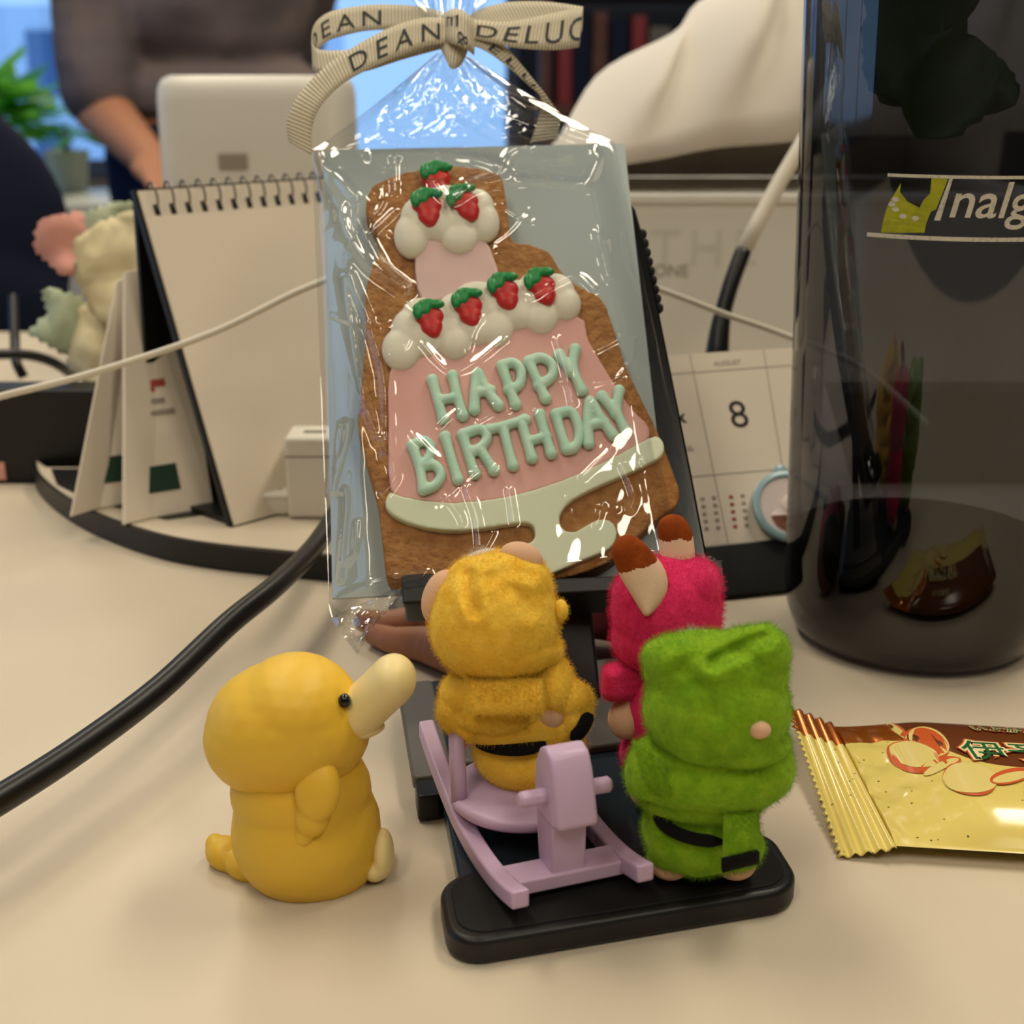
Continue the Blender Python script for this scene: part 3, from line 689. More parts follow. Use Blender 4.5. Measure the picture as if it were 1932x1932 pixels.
# ------------------------------------------------------------------ rocking horse
def horse():
    m = mat('lavender_plastic', (196, 168, 200), 0.38, 0.45, sss=.12, sssr=(1, .7, .8))
    t = thing('rocking_horse', 'lavender plastic toy rocking horse on the phone stand base', 'toy', (1, 29, .7))
    Lr, Lf = onz(803, 1368, 2.3), onz(982, 1712, 1.2)
    f = Vector((Lf.x - Lr.x, Lf.y - Lr.y, 0)); L = f.length; f.normalize()
    r = Vector((-f.y, f.x, 0)) if f.y < 0 else Vector((f.y, -f.x, 0))      # viewer's right
    sep = 3.0
    Z = Vector((0, 0, 1)); G = Vector((Lr.x, Lr.y, 0))
    def P(a, b, z): return G + f * a + r * b + Z * z
    def rz(a):                       # underside height of the rockers
        x = a / L; return .71 + 1.3 * max(0, .62 - x) ** 2 / .384 + .45 * max(0, x - .62) ** 2 / .144
    def rocker(b0):
        n = 22; w, h = .42, .46; q = MB(); rings = []
        for i in range(n + 1):
            a = L * i / n
            rings.append([P(a, b0, rz(a)), P(a, b0 + w, rz(a)), P(a, b0 + w, rz(a) + h), P(a, b0, rz(a) + h)])
        for i in range(n):
            b = len(q.v); q.v += rings[i] + rings[i + 1]
            q.f += [(b + k, b + 4 + k, b + 4 + (k + 1) % 4, b + (k + 1) % 4) for k in range(4)]
        b = len(q.v); q.v += rings[0]; q.f.append((b, b + 1, b + 2, b + 3))
        b = len(q.v); q.v += rings[-1]; q.f.append((b + 3, b + 2, b + 1, b))
        bm = bmesh.new()
        me = bpy.data.meshes.new('x'); me.from_pydata([v[:] for v in q.v], [], q.f); bm.from_mesh(me)
        bmesh.ops.remove_doubles(bm, verts=bm.verts, dist=1e-4); bm.verts.index_update()
        o = mk('rocker', [v.co for v in bm.verts], [tuple(x.index for x in fc.verts) for fc in bm.faces], m, t, angle=35); bm.free()
        bevel(o, .07, 3)
    rocker(-.2); rocker(sep - .2)
    def bar(name, a0, a1, b0, b1, z0, z1, bw=.06):
        o = MB().prism([P(a0, b0, z0), P(a1, b0, z0), P(a1, b1, z0), P(a0, b1, z0)], [P(a0, b0, z1), P(a1, b0, z1), P(a1, b1, z1), P(a0, b1, z1)]).build(name, m, t, angle=30)
        return bevel(o, bw)
    ca = L * .83
    bar('crossbar', ca - .45, ca + .35, .1, sep - .1, rz(ca) + .02, rz(ca) + .4)
    bar('crossbar', L * .30, L * .42, .1, sep - .1, rz(L * .36) + .02, rz(L * .36) + .4)
    # seat disc
    sc = onz(985, 1487, 1.7)
    o = MB().lathe((sc.x, sc.y, 1.45), [(.1, 0), (1.72, 0), (1.8, .08), (1.8, .24), (1.72, .32), (.1, .32)], 48).build('seat', m, t, angle=50)
    for sx in (-1, 1):
        MB().tube([Vector((sc.x, sc.y, 0)) + r * (sx * 1.0) + Z * 1.0, Vector((sc.x, sc.y, 0)) + r * (sx * 1.0) + Z * 1.5], .25).build('seat_support', m, t)
    # armrest hoop around the rider's back
    pts = []
    for k in range(25):
        g = math.pi * k / 24
        lift = min(1, 5 * math.sin(g)) if 0 < k < 24 else 0
        c = Vector((sc.x, sc.y, 0)) - r * (math.cos(g) * 1.62) - f * (math.sin(g) * 1.3)
        pts.append(c + Z * (1.65 + 1.5 * lift))
    o = MB().tube(pts, .2, 12).build('armrest', m, t, angle=None)
    # neck and head
    hb = sep / 2 + .02; a0 = ca - .05
    hz = rz(ca) + .3
    neck = [(a0 - .5, hz), (a0 + .32, hz), (a0 + .34, hz + 1.5), (a0 + .1, hz + 2.6), (a0 - .55, hz + 2.6), (a0 - .7, hz + 1.2)]
    o = MB().prism([P(a, hb - .42, z) for a, z in neck], [P(a, hb + .42, z) for a, z in neck]).build('neck', m, t, angle=30); bevel(o, .06)
    head = [(-.62, 1.3), (-.66, 2.0), (-.6, 2.55), (-.38, 2.95), (-.05, 3.12), (.28, 3.02), (.5, 2.7), (.68, 2.2), (.86, 1.62), (.84, 1.45), (.5, 1.32), (.3, 1.3)]
    head = [(a0 + a, hz + z) for a, z in head]
    o = MB().prism([P(a, hb - .48, z) for a, z in head], [P(a, hb + .48, z) for a, z in head]).build('head', m, t, angle=35); bevel(o, .1, 4)
    hz2 = hz + 1.95
    o = MB().tube([P(a0 + .05, hb - 1.12, hz2), P(a0 + .05, hb - 1.05, hz2), P(a0 + .05, hb + 1.05, hz2), P(a0 + .05, hb + 1.12, hz2)], [.13, .19, .19, .13], 16).build('handle', m, t)
horse()

# ------------------------------------------------------------------ duck toy (a plain duck)
def duck():
    Y = 29.3
    ym = mat('yellow_vinyl', (228, 186, 58), 0.48, 0.4, sss=.15, sssr=(1, .6, .2))
    cm = mat('cream_vinyl', (232, 212, 150), 0.45, 0.4, sss=.1)
    t = thing('duck_toy', 'plain yellow vinyl duck with cream bill sitting on the desk', 'toy', (-4.6, 29.3, 0))
    c = ony(578, 1580, Y); bz = c.z
    soft('body', els((578, 1565, Y, 142, 142, 1.75), (568, 1490, Y, 134, 110, 1.6), (590, 1600, Y, 130, 106, 1.65)), .07, ym, t, 6)
    soft('head', els((545, 1372, Y, 156, 130, 1.9, 0), (560, 1345, Y, 122, 116, 1.8), (505, 1390, Y, 120, 110, 1.7), (600, 1380, Y, 84, 100, 1.5)), .07, ym, t, 6)
    soft('bill', els(*[(682 + 58 * k / 9, 1340 - 56 * k / 9, Y - .1 - .2 * k / 9, 46, 58 - 5 * math.sin(k / 9 * 3.14) - 6 * k / 9, .9, 24 - 10 * k / 9) for k in range(10)]), .06, cm, t, 6)
    soft('lower_bill', els((690, 1378, Y - .1, 38, 14, .7, -14)), .05, cm, t, 2)
    soft('tail', els((432, 1612, Y + .4, 46, 34, .6, 20), (405, 1592, Y + .5, 18, 20, .3, 0), (470, 1630, Y + .2, 50, 34, .8, 25)), .06, ym, t, 5)
    soft('wing', els((600, 1490, Y - 1.5, 44, 62, .35, 4), (590, 1540, Y - 1.45, 34, 40, .35, 10), (575, 1575, Y - 1.4, 22, 26, .28, 20)), .05, ym, t, 5)
    for dy in (0, .9):
        soft('foot', [ell(ony(722, 1610, Y - .3 + dy), (.28, .5, .62), CAX), ell(ony(708, 1640, Y - .4 + dy), (.3, .45, .3), CAX)], .05, cm, t, 3)
    e = El(560, 1360, Y, 140, 122, 1.9).front(650, 1322, .0)
    soft('eye', [ell(e, (.15, .15, .17), CAX)], .03, M['black_gloss'], t, 1)
duck()

# ------------------------------------------------------------------ snack packet
def packet():
    A0, A1 = onz(1690, 1594, .45), onz(1576, 1336, 1.0)      # near-left, far-left corners of the filled part
    B0, B1 = onz(1932, 1612, .4), onz(1932, 1354, 1.05)
    e0, e1 = (B0 - A0), (B1 - A1); e0.z = e1.z = 0; A0.z = A1.z = 0
    d0, d1 = e0.normalized(), e1.normalized(); LEN = 12.5
    def plan(u, v): return (A0 + d0 * u).lerp(A1 + d1 * u, v)
    def sm(x): x = max(0, min(1, x)); return x * x * (3 - 2 * x)
    def top(u, v):
        side = max(0, 1 - abs(2 * v - 1) ** 5)
        e = sm(u / 2.6) * sm((LEN - u) / 2.6)
        h = .42 + .72 * side * (.15 + .85 * e) + .3 * v * (1 - side) * e
        wr = (noise.noise(Vector((u * 1.6, v * 9, 3))) * .14 + abs(noise.noise(Vector((u * 2.2 + v * 3, v * 7, 9)))) * .12) * max(0, 1 - u / 2.8) * side
        return h + wr
    foil = bpy.data.materials.new('printed_foil'); foil.use_nodes = True; nt = foil.node_tree; b = nt.nodes['Principled BSDF']
    uvn = nt.nodes.new('ShaderNodeUVMap'); sep = nt.nodes.new('ShaderNodeSeparateXYZ'); nt.links.new(uvn.outputs[0], sep.inputs[0])
    def math_(op, a, bb):
        n = nt.nodes.new('ShaderNodeMath'); n.operation = op
        for i, x in enumerate((a, bb)):
            if isinstance(x, (int, float)): n.inputs[i].default_value = x
            else: nt.links.new(x, n.inputs[i])
        return n.outputs[0]
    # brown band above a slowly falling curve, yellow below
    fall = math_('ADD', .64, math_('MULTIPLY', math_('TANH', math_('MULTIPLY', math_('SUBTRACT', sep.outputs[0], 2.2), 1.25), 0), -.155))
    isb = math_('GREATER_THAN', sep.outputs[1], fall)
    end = math_('LESS_THAN', sep.outputs[0], 1.55)
    br = nt.nodes.new('ShaderNodeMix'); br.data_type = 'RGBA'
    nt.links.new(end, br.inputs['Factor']); br.inputs['A'].default_value = (*lin((108, 58, 28)), 1); br.inputs['B'].default_value = (*lin((212, 118, 34)), 1)
    vo = nt.nodes.new('ShaderNodeTexVoronoi'); vo.inputs['Scale'].default_value = 3.2; vo.inputs['Randomness'].default_value = 1.0
    mp = nt.nodes.new('ShaderNodeMapping'); mp.inputs['Scale'].default_value = (1, 7.5, 1); nt.links.new(uvn.outputs[0], mp.inputs[0]); nt.links.new(mp.outputs[0], vo.inputs['Vector'])
    dots = math_('LESS_THAN', vo.outputs['Distance'], .1)
    ye = nt.nodes.new('ShaderNodeMix'); ye.data_type = 'RGBA'; nt.links.new(dots, ye.inputs['Factor'])
    ye.inputs['A'].default_value = (*lin((226, 206, 112)), 1); ye.inputs['B'].default_value = (*lin((92, 92, 40)), 1)
    mx = nt.nodes.new('ShaderNodeMix'); mx.data_type = 'RGBA'; nt.links.new(isb, mx.inputs['Factor'])
    nt.links.new(ye.outputs['Result'], mx.inputs['A']); nt.links.new(br.outputs['Result'], mx.inputs['B'])
    nt.links.new(mx.outputs['Result'], b.inputs['Base Color'])
    b.inputs['Roughness'].default_value = .2; b.inputs['Specular IOR Level'].default_value = .6; b.inputs['Coat Weight'].default_value = .4; b.inputs['Coat Roughness'].default_value = .06
    nt.links.new(math_('MULTIPLY', math_('MULTIPLY', isb, end), .7), b.inputs['Metallic'])
    t = thing('snack_packet', 'yellow and brown foil snack packet with printed citrus lying on the desk', 'packet', (12, 32, 0))
    nu, nv = 90, 60
    V, UV = [], []
    for side in (0, 1):
        for i in range(nu + 1):
            for j in range(nv + 1):
                u, v = LEN * i / nu, j / nv; p = plan(u, v); z = top(u, v)
                if side == 1: z = max(.03, .42 - .38 * max(0, 1 - abs(2 * v - 1) ** 3) * sm(u / 1.5))
                V.append(Vector((p.x, p.y, z))); UV.append((u, v))
    Fc = []; n1 = nv + 1; off = (nu + 1) * n1
    for i in range(nu):
        for j in range(nv):
            a = i * n1 + j
            Fc.append((a, a + n1, a + n1 + 1, a + 1)); Fc.append((off + a, off + a + 1, off + a + n1 + 1, off + a + n1))
    edge = [(i, 0) for i in range(nu + 1)] + [(nu, j) for j in range(1, nv + 1)] + [(i, nv) for i in range(nu - 1, -1, -1)] + [(0, j) for j in range(nv - 1, 0, -1)]
    for k in range(len(edge)):
        a = edge[k][0] * n1 + edge[k][1]; c = edge[(k + 1) % len(edge)]; c = c[0] * n1 + c[1]
        Fc.append((a, off + a, off + c, c))
    def with_uv(o, UV):
        me = o.data; l = me.uv_layers.new(name='UVMap')
        for lp in me.loops: l.data[lp.index].uv = UV[lp.vertex_index]
        return o
    with_uv(mk('pouch', V, Fc, foil, t, angle=60), UV)
    # crimped end seal with pinked teeth
    V, UV, Fc = [], [], []; nu2, nv2 = 22, 96; SEAL = 1.35
    for i in range(nu2 + 1):
        for j in range(nv2 + 1):
            v = j / nv2; u = -SEAL * i / nu2
            if i == nu2: u += .13 * (j % 4) / 3 * 1.2 - .08
            p = plan(u, v * 1.03 - .015)
            z = .42 + .06 * math.sin(i / nu2 * math.pi * 2 * 4.5) + .95 * (v ** 1.6) * (-u / SEAL) * .55 - (.36 * (1 - v) ** 2) * (-u / SEAL)
            V.append(Vector((p.x, p.y, max(.06, z)))); UV.append((u, v))
    for i in range(nu2):
        for j in range(nv2):
            a = i * (nv2 + 1) + j; Fc.append((a, a + 1, a + nv2 + 2, a + nv2 + 1))
    o = with_uv(mk('crimped_seal', V, Fc, foil, t, angle=None), UV); solid(o, .035)
    # print lying on the pouch
    def on(u, v, out=.012):
        p = plan(u, v); return Vector((p.x, p.y, top(u, v) + out))
    GU, GV = np.linspace(0, 7.5, 150), np.linspace(0, 1, 120)
    G = np.array([[tuple(on(u, v) - CAM) for v in GV] for u in GU])
    dz_ = G @ np.array(CAX[1]); gx = 966 + FPX * (G @ np.array(CAX[0])) / dz_; gy = 966 - FPX * (G @ np.array(CAX[2])) / dz_
    def inv(x, y):
        k = np.argmin((gx - x) ** 2 + (gy - y) ** 2); i, j = divmod(k, 120)
        return GU[i], GV[j]
    orange = mat('orange_print', (206, 92, 40), .3, .5, coat=.3); fruit = mat('fruit_print', (226, 206, 124), .3, .5, coat=.3)
    gpr = mat('dark_green_print', (28, 96, 48), .3, .5, coat=.3); crm = mat('cream_print', (240, 226, 170), .3, .5, coat=.3)
    def disc(name, x, y, rx, ry, m, out, rot=0, n=28):
        a = math.radians(rot)
        c = inv(x, y); dx = inv(x + 20, y); dy = inv(x, y - 20)
        J = ((dx[0] - c[0]) / 20, (dx[1] - c[1]) / 20, (dy[0] - c[0]) / -20, (dy[1] - c[1]) / -20)
        pts = []
        for g in np.linspace(0, 2 * math.pi, n, endpoint=False):
            px, py = rx * math.cos(g), ry * math.sin(g); px, py = px * math.cos(a) - py * math.sin(a), px * math.sin(a) + py * math.cos(a)
            pts.append((c[0] + J[0] * px + J[2] * py, min(.99, c[1] + J[1] * px + J[3] * py)))
        Vv, Ff = flat_poly(pts, lambda q, w: on(q, w, out), 2, .3)
        return mk(name, Vv, Ff, m, t, smooth=False)
    lay = [0.012]
    def fr_(x, y, rx, ry, rot):
        disc('printed_fruit', x, y, rx, ry, orange, lay[0], rot); disc('printed_fruit', x + 3, y - 4, rx * .95, ry * .86, fruit, lay[0] + .003, rot); lay[0] += .006
    def lf(x, y, rx, ry, rot):
        disc('printed_leaf', x, y, rx, ry, orange, lay[0], rot); disc('printed_leaf', x + 2, y + 3, rx * .9, ry * .6, fruit, lay[0] + .003, rot); lay[0] += .006
    lf(1690, 1374, 26, 9, 35); fr_(1748, 1400, 44, 26, 20); fr_(1722, 1428, 50, 27, 16); lf(1775, 1442, 40, 12, -22); fr_(1828, 1470, 52, 30, 14); lf(1905, 1466, 42, 14, -14); fr_(1985, 1505, 54, 32, 12)
    for s_, q, size in (('伊予柑', (1824, 1430), 1.18), ('いよかん', (1834, 1378), .46)):
        u0, v0 = inv(*q)
        for m_, bold, out in ((orange, .09 * size, .02), (crm, .055 * size, .026), (gpr, .004, .032)):
            text('printed_text', s_, lambda x, y, o_=out: on(u0 + x, min(.99, v0 + y / 7.4 * 1.15), o_ + .03), m_, t, size=size, bold=bold, cuts=1)
packet()

# ------------------------------------------------------------------ water bottle
def bottle():
    cx, cyy = onz(1737, 1285, 0).x + .75, 44.3
    tint = clear_film('smoky_plastic', (.31, .325, .36), 1.5, 1.0, .03)
    inner = clear_film('smoky_plastic_inner', (.86, .87, .9), 1.3, .4, .08)
    base_m = clear_film('smoky_base', (.07, .06, .05), 1.5, .2, .2)
    def R(z): return 4.42 + .028 * max(0, z - 3)
    t = thing('water_bottle', 'smoky grey translucent water bottle with worn printed logo', 'bottle', (cx, cyy, 0))
    prof = [(.2, .35), (2.6, .3), (3.3, .02), (3.7, .12), (4.1, .5), (4.3, 1.1), (4.42, 2.0)] + [(R(z), z) for z in np.linspace(3, 24, 12)] + [(4.95, 25), (4.4, 26.2), (3.4, 27), (3.2, 27.4)]
    MB().lathe((cx, cyy, 0), prof, 96).build('bottle_body', tint, t, angle=None)
    prof2 = [(.2, 1.0), (3.3, .95), (3.9, 1.35), (4.15, 2.0)] + [(R(z) - .32, z) for z in np.linspace(3, 24, 10)] + [(4.6, 25), (4.1, 26), (3.1, 26.9)]
    MB().lathe((cx, cyy, 0), prof2, 96).build('inner_wall', inner, t, angle=None)
    MB().lathe((cx, cyy, 0), [(.1, .5), (3.2, .45), (4.0, 1.2), (4.2, 2.2), (4.12, 3.7), (.1, 3.7)], 64).build('thick_base', base_m, t, angle=40)
    lid = MB().lathe((cx, cyy, 0), [(.2, 27.2), (3.6, 27.2), (3.7, 27.4), (3.7, 29.6), (3.5, 29.9), (.2, 29.9)], 64).build('lid', M['black'], t, angle=40)
    MB().tube([Vector((cx + 3.6, cyy, 28.5)), Vector((cx + 5.2, cyy, 28.2)), Vector((cx + 5.2, cyy, 26)), Vector((cx + 3.5, cyy, 25.6))], .3).build('lid_loop', M['black'], lid)
    cream = mat('worn_white_print', (206, 200, 184), .5, .4, vary=((150, 150, 144), 900, .5, .8)); lime = mat('lime_print', (170, 172, 30), .5, .4, vary=((140, 146, 26), 400, .4, .8))
    dark = mat('dark_print', (44, 48, 56), .5, .4)
    def hit(px, py, out=.02):
        d = ray(px, py); o = CAM - Vector((cx, cyy, 0)); z = 12.0; p = None
        for _ in range(5):
            r = R(z) + out
            A = d.x ** 2 + d.y ** 2; B = 2 * (o.x * d.x + o.y * d.y); Cc = o.x ** 2 + o.y ** 2 - r * r
            tt = (-B - math.sqrt(max(B * B - 4 * A * Cc, 0))) / (2 * A); p = CAM + d * tt; z = p.z
        return p
    def sz(px, py):
        p = hit(px, py); return math.atan2(p.x - cx, -(p.y - cyy)), p.z
    def wrap(th, z, out=.02):
        r = R(z) + out; return Vector((cx + r * math.sin(th), cyy - r * math.cos(th), z))
    def decal(name, px, m, out=.02):
        V, Fc = flat_poly([sz(x, y) for x, y in px], lambda a, z: wrap(a, z, out), 3, .15)
        return mk(name, V, Fc, m, t, smooth=False)
    th1, z1 = sz(1675, 330); th2, z2 = sz(1636, 442)
    def band(name, tha, thb, z, h, m, out):
        q = [[wrap(a, z + d * h, out) for a in np.linspace(tha, thb, 40)] for d in (-.5, .5)]
        return MB().grid(q).build(name, m, t, smooth=False)
    band('logo_line', th1, th1 + 1.5, z1, .09, cream, .03)
    band('logo_line', th2, th2 + 1.6, z2, .12, cream, .03)
    decal('logo_patch', [(1662, 439), (1668, 410), (1676, 385), (1690, 362), (1700, 345), (1698, 362), (1712, 380), (1735, 392), (1742, 378), (1755, 365), (1758, 333), (1790, 333), (1780, 360), (1766, 395), (1756, 400), (1748, 420), (1744, 439)], lime, .025)
    decal('logo_stroke', [(1793, 333), (1799, 333), (1774, 416), (1762, 416)], cream, .03)
    for x, y in ((1690, 376), (1704, 408), (1727, 412), (1690, 395), (1683, 385)):
        decal('logo_speck', [(x + 7 * math.cos(g), y + 5 * math.sin(g)) for g in np.linspace(0, 6.28, 9)[:-1]], cream, .03)
    ta, za = sz(1786, 409)
    text('logo_text', 'nalgene', lambda x, y: wrap(ta + x / R(za), za + y, .04), cream, t, size=1.42, bold=.012, shear=.2, cuts=2)
    # leaves standing in the bottle
    lm = mat('leaf', (62, 104, 34), .45, .4, vary=((44, 82, 24), 60, .3, .7))
    l = thing('leafy_sprig', 'dark green leaves showing through the top of the smoky bottle', 'leaves', (cx, cyy, 14))
    def leaf(px, py, rx, ry, dep, rot, curl):
        c = at(px, py, dep); q = []; k = kpx(c); a = math.radians(rot)
        for i in range(13):
            v = -1 + 2 * i / 12; row = []
            for j in range(9):
                u = -1 + 2 * j / 8
                wdt = math.sqrt(max(0, 1 - v * v)) * (1 + .08 * math.sin(v * 16))
                X = u * wdt * rx * k; Z = v * ry * k
                row.append(c + CAX[0] * (X * math.cos(a) - Z * math.sin(a)) + CAX[2] * (X * math.sin(a) + Z * math.cos(a)) + CAX[1] * (curl * (u * u * wdt - v * v * .6)))
            q.append(row)
        solid(MB().grid(q).build('leaf', lm, l, angle=None), .05)
    leaf(1735, 60, 100, 150, 42.3, 5, .5); leaf(1790, 160, 85, 112, 41.9, -30, -.4); leaf(1690, 120, 55, 90, 42.8, 15, .4); leaf(1865, 150, 55, 70, 42.4, 40, .4); leaf(1760, -60, 120, 110, 43, 80, .4)
    MB().tube([at(1770, 230, 42.2), at(1775, 100, 42.4), at(1780, -40, 42.6), at(1785, -150, 42.6)], .12).build('stem', lm, l)
bottle()
# ------------------------------------------------------------------ things behind
def booklet_label_dash(fr, a, b, w, h, m, parent, lift):
    MB().box(fr, (a, a + w), (b, b + h), (lift, lift + .02)).build('print_mark', m, parent, smooth=False)

def spiral_calendar():
    t = thing('spiral_calendar', 'blank cream spiral desk calendar leaning back beside the cookie bag', 'calendar', (-9, 56, 1.05))
    bl = onz(440, 992, 1.1)
    top = ony(258, 362, bl.y + 3.5)
    g = math.atan2(bl.x - top.x, top.y - bl.y); U = Vector((math.cos(g), math.sin(g), 0)); Nn = Vector((math.sin(g), -math.cos(g), 0))
    V = top - bl; V = V - U * V.dot(U); V.normalize()
    fr = Frame(bl, U, V)
    H = (top - bl).dot(fr.v); Wd = 10.5
    pg = MB().box(fr, (0, Wd), (0, H), (0, .12)).build('page_block', M['paper'], t, smooth=False)
    MB().box(fr, (-.12, Wd + .1), (-.15, H + .12), (-.3, -.02)).build('board', M['black'], t, smooth=False)
    # rear board and foot of the easel
    ft = fr.p(0, H, -.15); foot = Vector((ft.x, ft.y, 1.1)) - Nn * .3
    MB().prism([ft, ft + U * Wd, ft + U * Wd - Nn * .2, ft - Nn * .2], [foot, foot + U * Wd, foot + U * Wd - Nn * .2, foot - Nn * .2]).build('rear_board', M['black'], t, smooth=False)
    b0 = fr.p(0, 0, 0); b0.z = 1.08
    f0 = Vector((foot.x, foot.y, 1.08))
    MB().prism([f0, b0, b0 + U * Wd, f0 + U * Wd], [f0 + Vector((0, 0, .22)), b0 + Vector((0, 0, .22)), b0 + U * Wd + Vector((0, 0, .22)), f0 + U * Wd + Vector((0, 0, .22))]).build('base_board', M['black'], t, smooth=False)
    wire = mat('spiral_wire', (120, 116, 110), .4, .5, metal=.6); hole = M['ink']
    for k in range(13):
        a = .6 + k * .76
        MB().box(fr, (a - .13, a + .13), (H - 1.05, H - .6), (.115, .135)).build('punch_hole', hole, t, smooth=False)
        pts = [fr.p(a, H - .75, .15) + fr.v * (.62 * (1 - math.cos(q)) * .85) + fr.n * (.28 * math.sin(q)) for q in np.linspace(0, math.pi * 1.7, 12)]
        MB().tube(pts, .05, 6).build('wire_ring', wire, t)
spiral_calendar()

def booklets():
    data = [  # bottom-left px, bottom-right px, top-left px, top-right px, depth
        (((136, 990), (205, 985)), ((222, 530), (252, 520)), 57.0, 'thin cream booklet standing leftmost in the booklet row'),
        (((168, 985), (320, 958)), ((232, 516), (262, 512)), 58.0, 'cream booklet with a green mark standing second from left'),
        (((236, 1000), (330, 990)), ((236, 512), (300, 506)), 56.0, 'thick cream booklet standing upright in the middle of the row'),
        (((262, 1002), (404, 960)), ((262, 510), (330, 505)), 56.6, 'cream booklet with red print and dark green stamp beside the calendar')]
    for i, (bt, tp, d, lab) in enumerate(data):
        a, b = at(*bt[0], d), at(*bt[1], d + 1.6); c, e = at(*tp[1], d + 2.6), at(*tp[0], d + 1.4)
        dz = 1.1 - min(a.z, b.z); a.z = b.z = 1.1
        t = thing('booklet', lab, 'booklet', ((a + b) / 2), 'booklets standing beside the spiral calendar')
        n = (b - a).cross(e - a).normalized() * (-.12 if i != 2 else -.25)
        bevel(MB().prism([a, b, c, e], [a + n, b + n, c + n, e + n]).build('cover', M['paper'], t, smooth=False), .03)
        if i in (1, 3):
            fr = Frame(a, b - a, e - a); w = (b - a).length
            k = n.dot(fr.n); z = .02 if k < 0 else k + .01
            MB().box(fr, (w * .12, w * .62), (1.0, 2.1), (z, z + .02)).build('stamp', M['ink_green'], t, smooth=False)
            if i == 3:
                for r in range(3):
                    MB().box(fr, (w * .2, w * (.75 - r * .1)), (4.2 + r * .5, 4.4 + r * .5), (z, z + .02)).build('print_line', M['ink_grey'] if r < 2 else M['ink_red'], t, smooth=False)
                MB().box(fr, (w * .42, w * .7), (5.4, 5.7), (z, z + .02)).build('print_line', M['ink_red'], t, smooth=False)
booklets()
a = onz(95, 975, 1.05); b = onz(420, 985, 1.05)
o = bevel(MB().prism(*[[(x_, y_, z_) for x_, y_ in ((-21.4, 61.6), (-20.3, 59.0), (-18.4, 56.9), (-16.2, 55.2), (-14.2, 53.9), (-11.4, 55.2), (-12.5, 61.6))] for z_ in (1.06, 1.1)]).build('black_sheet', M['black'], smooth=False, base=(-16, 58, 1.06)), .02)  # thin black sheet covering the left end of the riser top
tag(o, 'flat black sheet under the booklets on the riser', 'mat')

def pouch(label, px, depth, m, curl, group='zigzag edged paper pouches', foot=None):
    """paper pouch with pinked edges; px: outline corners"""
    out = []
    for i in range(len(px)):
        (x0, y0), (x1, y1) = px[i], px[(i + 1) % len(px)]
        L = math.hypot(x1 - x0, y1 - y0); n = max(2, int(L / 9)); nx, ny = (y1 - y0) / L, -(x1 - x0) / L
        for k in range(n):
            f = k / n; z = 3.2 if k % 2 else -3.2
            out.append((x0 + (x1 - x0) * f + nx * z, y0 + (y1 - y0) * f + ny * z))
    cx = sum(p[0] for p in px) / len(px)
    V, Fc = flat_poly(out, lambda x, y: at(x, y, depth + curl * ((x - cx) / 60.0) ** 2 + noise.noise(Vector((x * .02, y * .02, depth))) * .6), 2, 40)
    lo = min(V, key=lambda v: v.z)
    o = mk('paper_pouch', V, Fc, m, None, angle=None, base=lo)
    solid(o, .25); tag(o, label, 'pouch', group)
pouch('pink zigzag-edged paper pouch poking out left of the booklets', [(72, 418), (150, 398), (165, 430), (150, 520), (118, 520), (66, 470)], 68, M['pinkp'], .6)
pouch('large cream zigzag-edged paper pouch behind the booklets', [(140, 455), (200, 415), (262, 395), (285, 520), (270, 640), (180, 600), (150, 540)], 66, M['cream'], -.5)
pouch('pale green zigzag-edged paper pouch behind the pink one', [(145, 405), (245, 378), (262, 420), (240, 560), (160, 560)], 70, M['greenp'], .4)
pouch('small cream zigzag-edged paper pouch lowest in the bunch', [(80, 545), (140, 555), (190, 590), (170, 690), (120, 670), (55, 628), (92, 590)], 67, M['greenp'], .8)
pouch('cream zigzag-edged paper pouch right against the leftmost booklet', [(150, 578), (215, 570), (235, 640), (195, 760), (128, 690)], 66.5, M['cream'], .7)

# chargers
def charger(label, px0, py0, px1, py1, z0, depth_y, deep, group='white plug-in chargers'):
    a = ony(px0, py1, depth_y); b = ony(px1, py0, depth_y)
    w, h = b.x - a.x, b.z - a.z
    t = thing('charger', label, 'charger', ((a.x + b.x) / 2, depth_y + deep / 2, z0), group)
    bevel(MB().box(WORLD, (a.x, b.x), (depth_y, depth_y + deep), (z0, z0 + h)).build('casing', M['white_pl'], t, smooth=False), .15, 3)
    MB().box(WORLD, (a.x + w * .3, b.x - w * .3), (depth_y + deep * .4, depth_y + deep * .55), (z0 + h - .01, z0 + h + .02)).build('port', M['greypl'], t, smooth=False)
    MB().box(WORLD, (a.x - .01, b.x + .01), (depth_y - .01, depth_y + deep + .01), (z0 + h * .76, z0 + h * .78)).build('seam', M['ink_grey'], t, smooth=False)
charger('tall white plug charger standing beside the cookie bag', 545, 862, 640, 1012, 1.1, 54.0, 2.2)
charger('small white charger block left of the tall charger', 488, 968, 546, 1008, 1.1, 54.4, 1.6)
charger('white charger block between the stand and the dated calendar', 1200, 622, 1275, 662, 5.4, 58.6, 2.0)
o = bevel(MB().box(WORLD, (5.2, 9.6), (58.2, 61.8), (1.1, 5.38)).build('white_box', M['white_pl'], smooth=False, base=(7, 60, 1.1)), .1)
tag(o, 'small white carton under the charger behind the dated calendar', 'box')

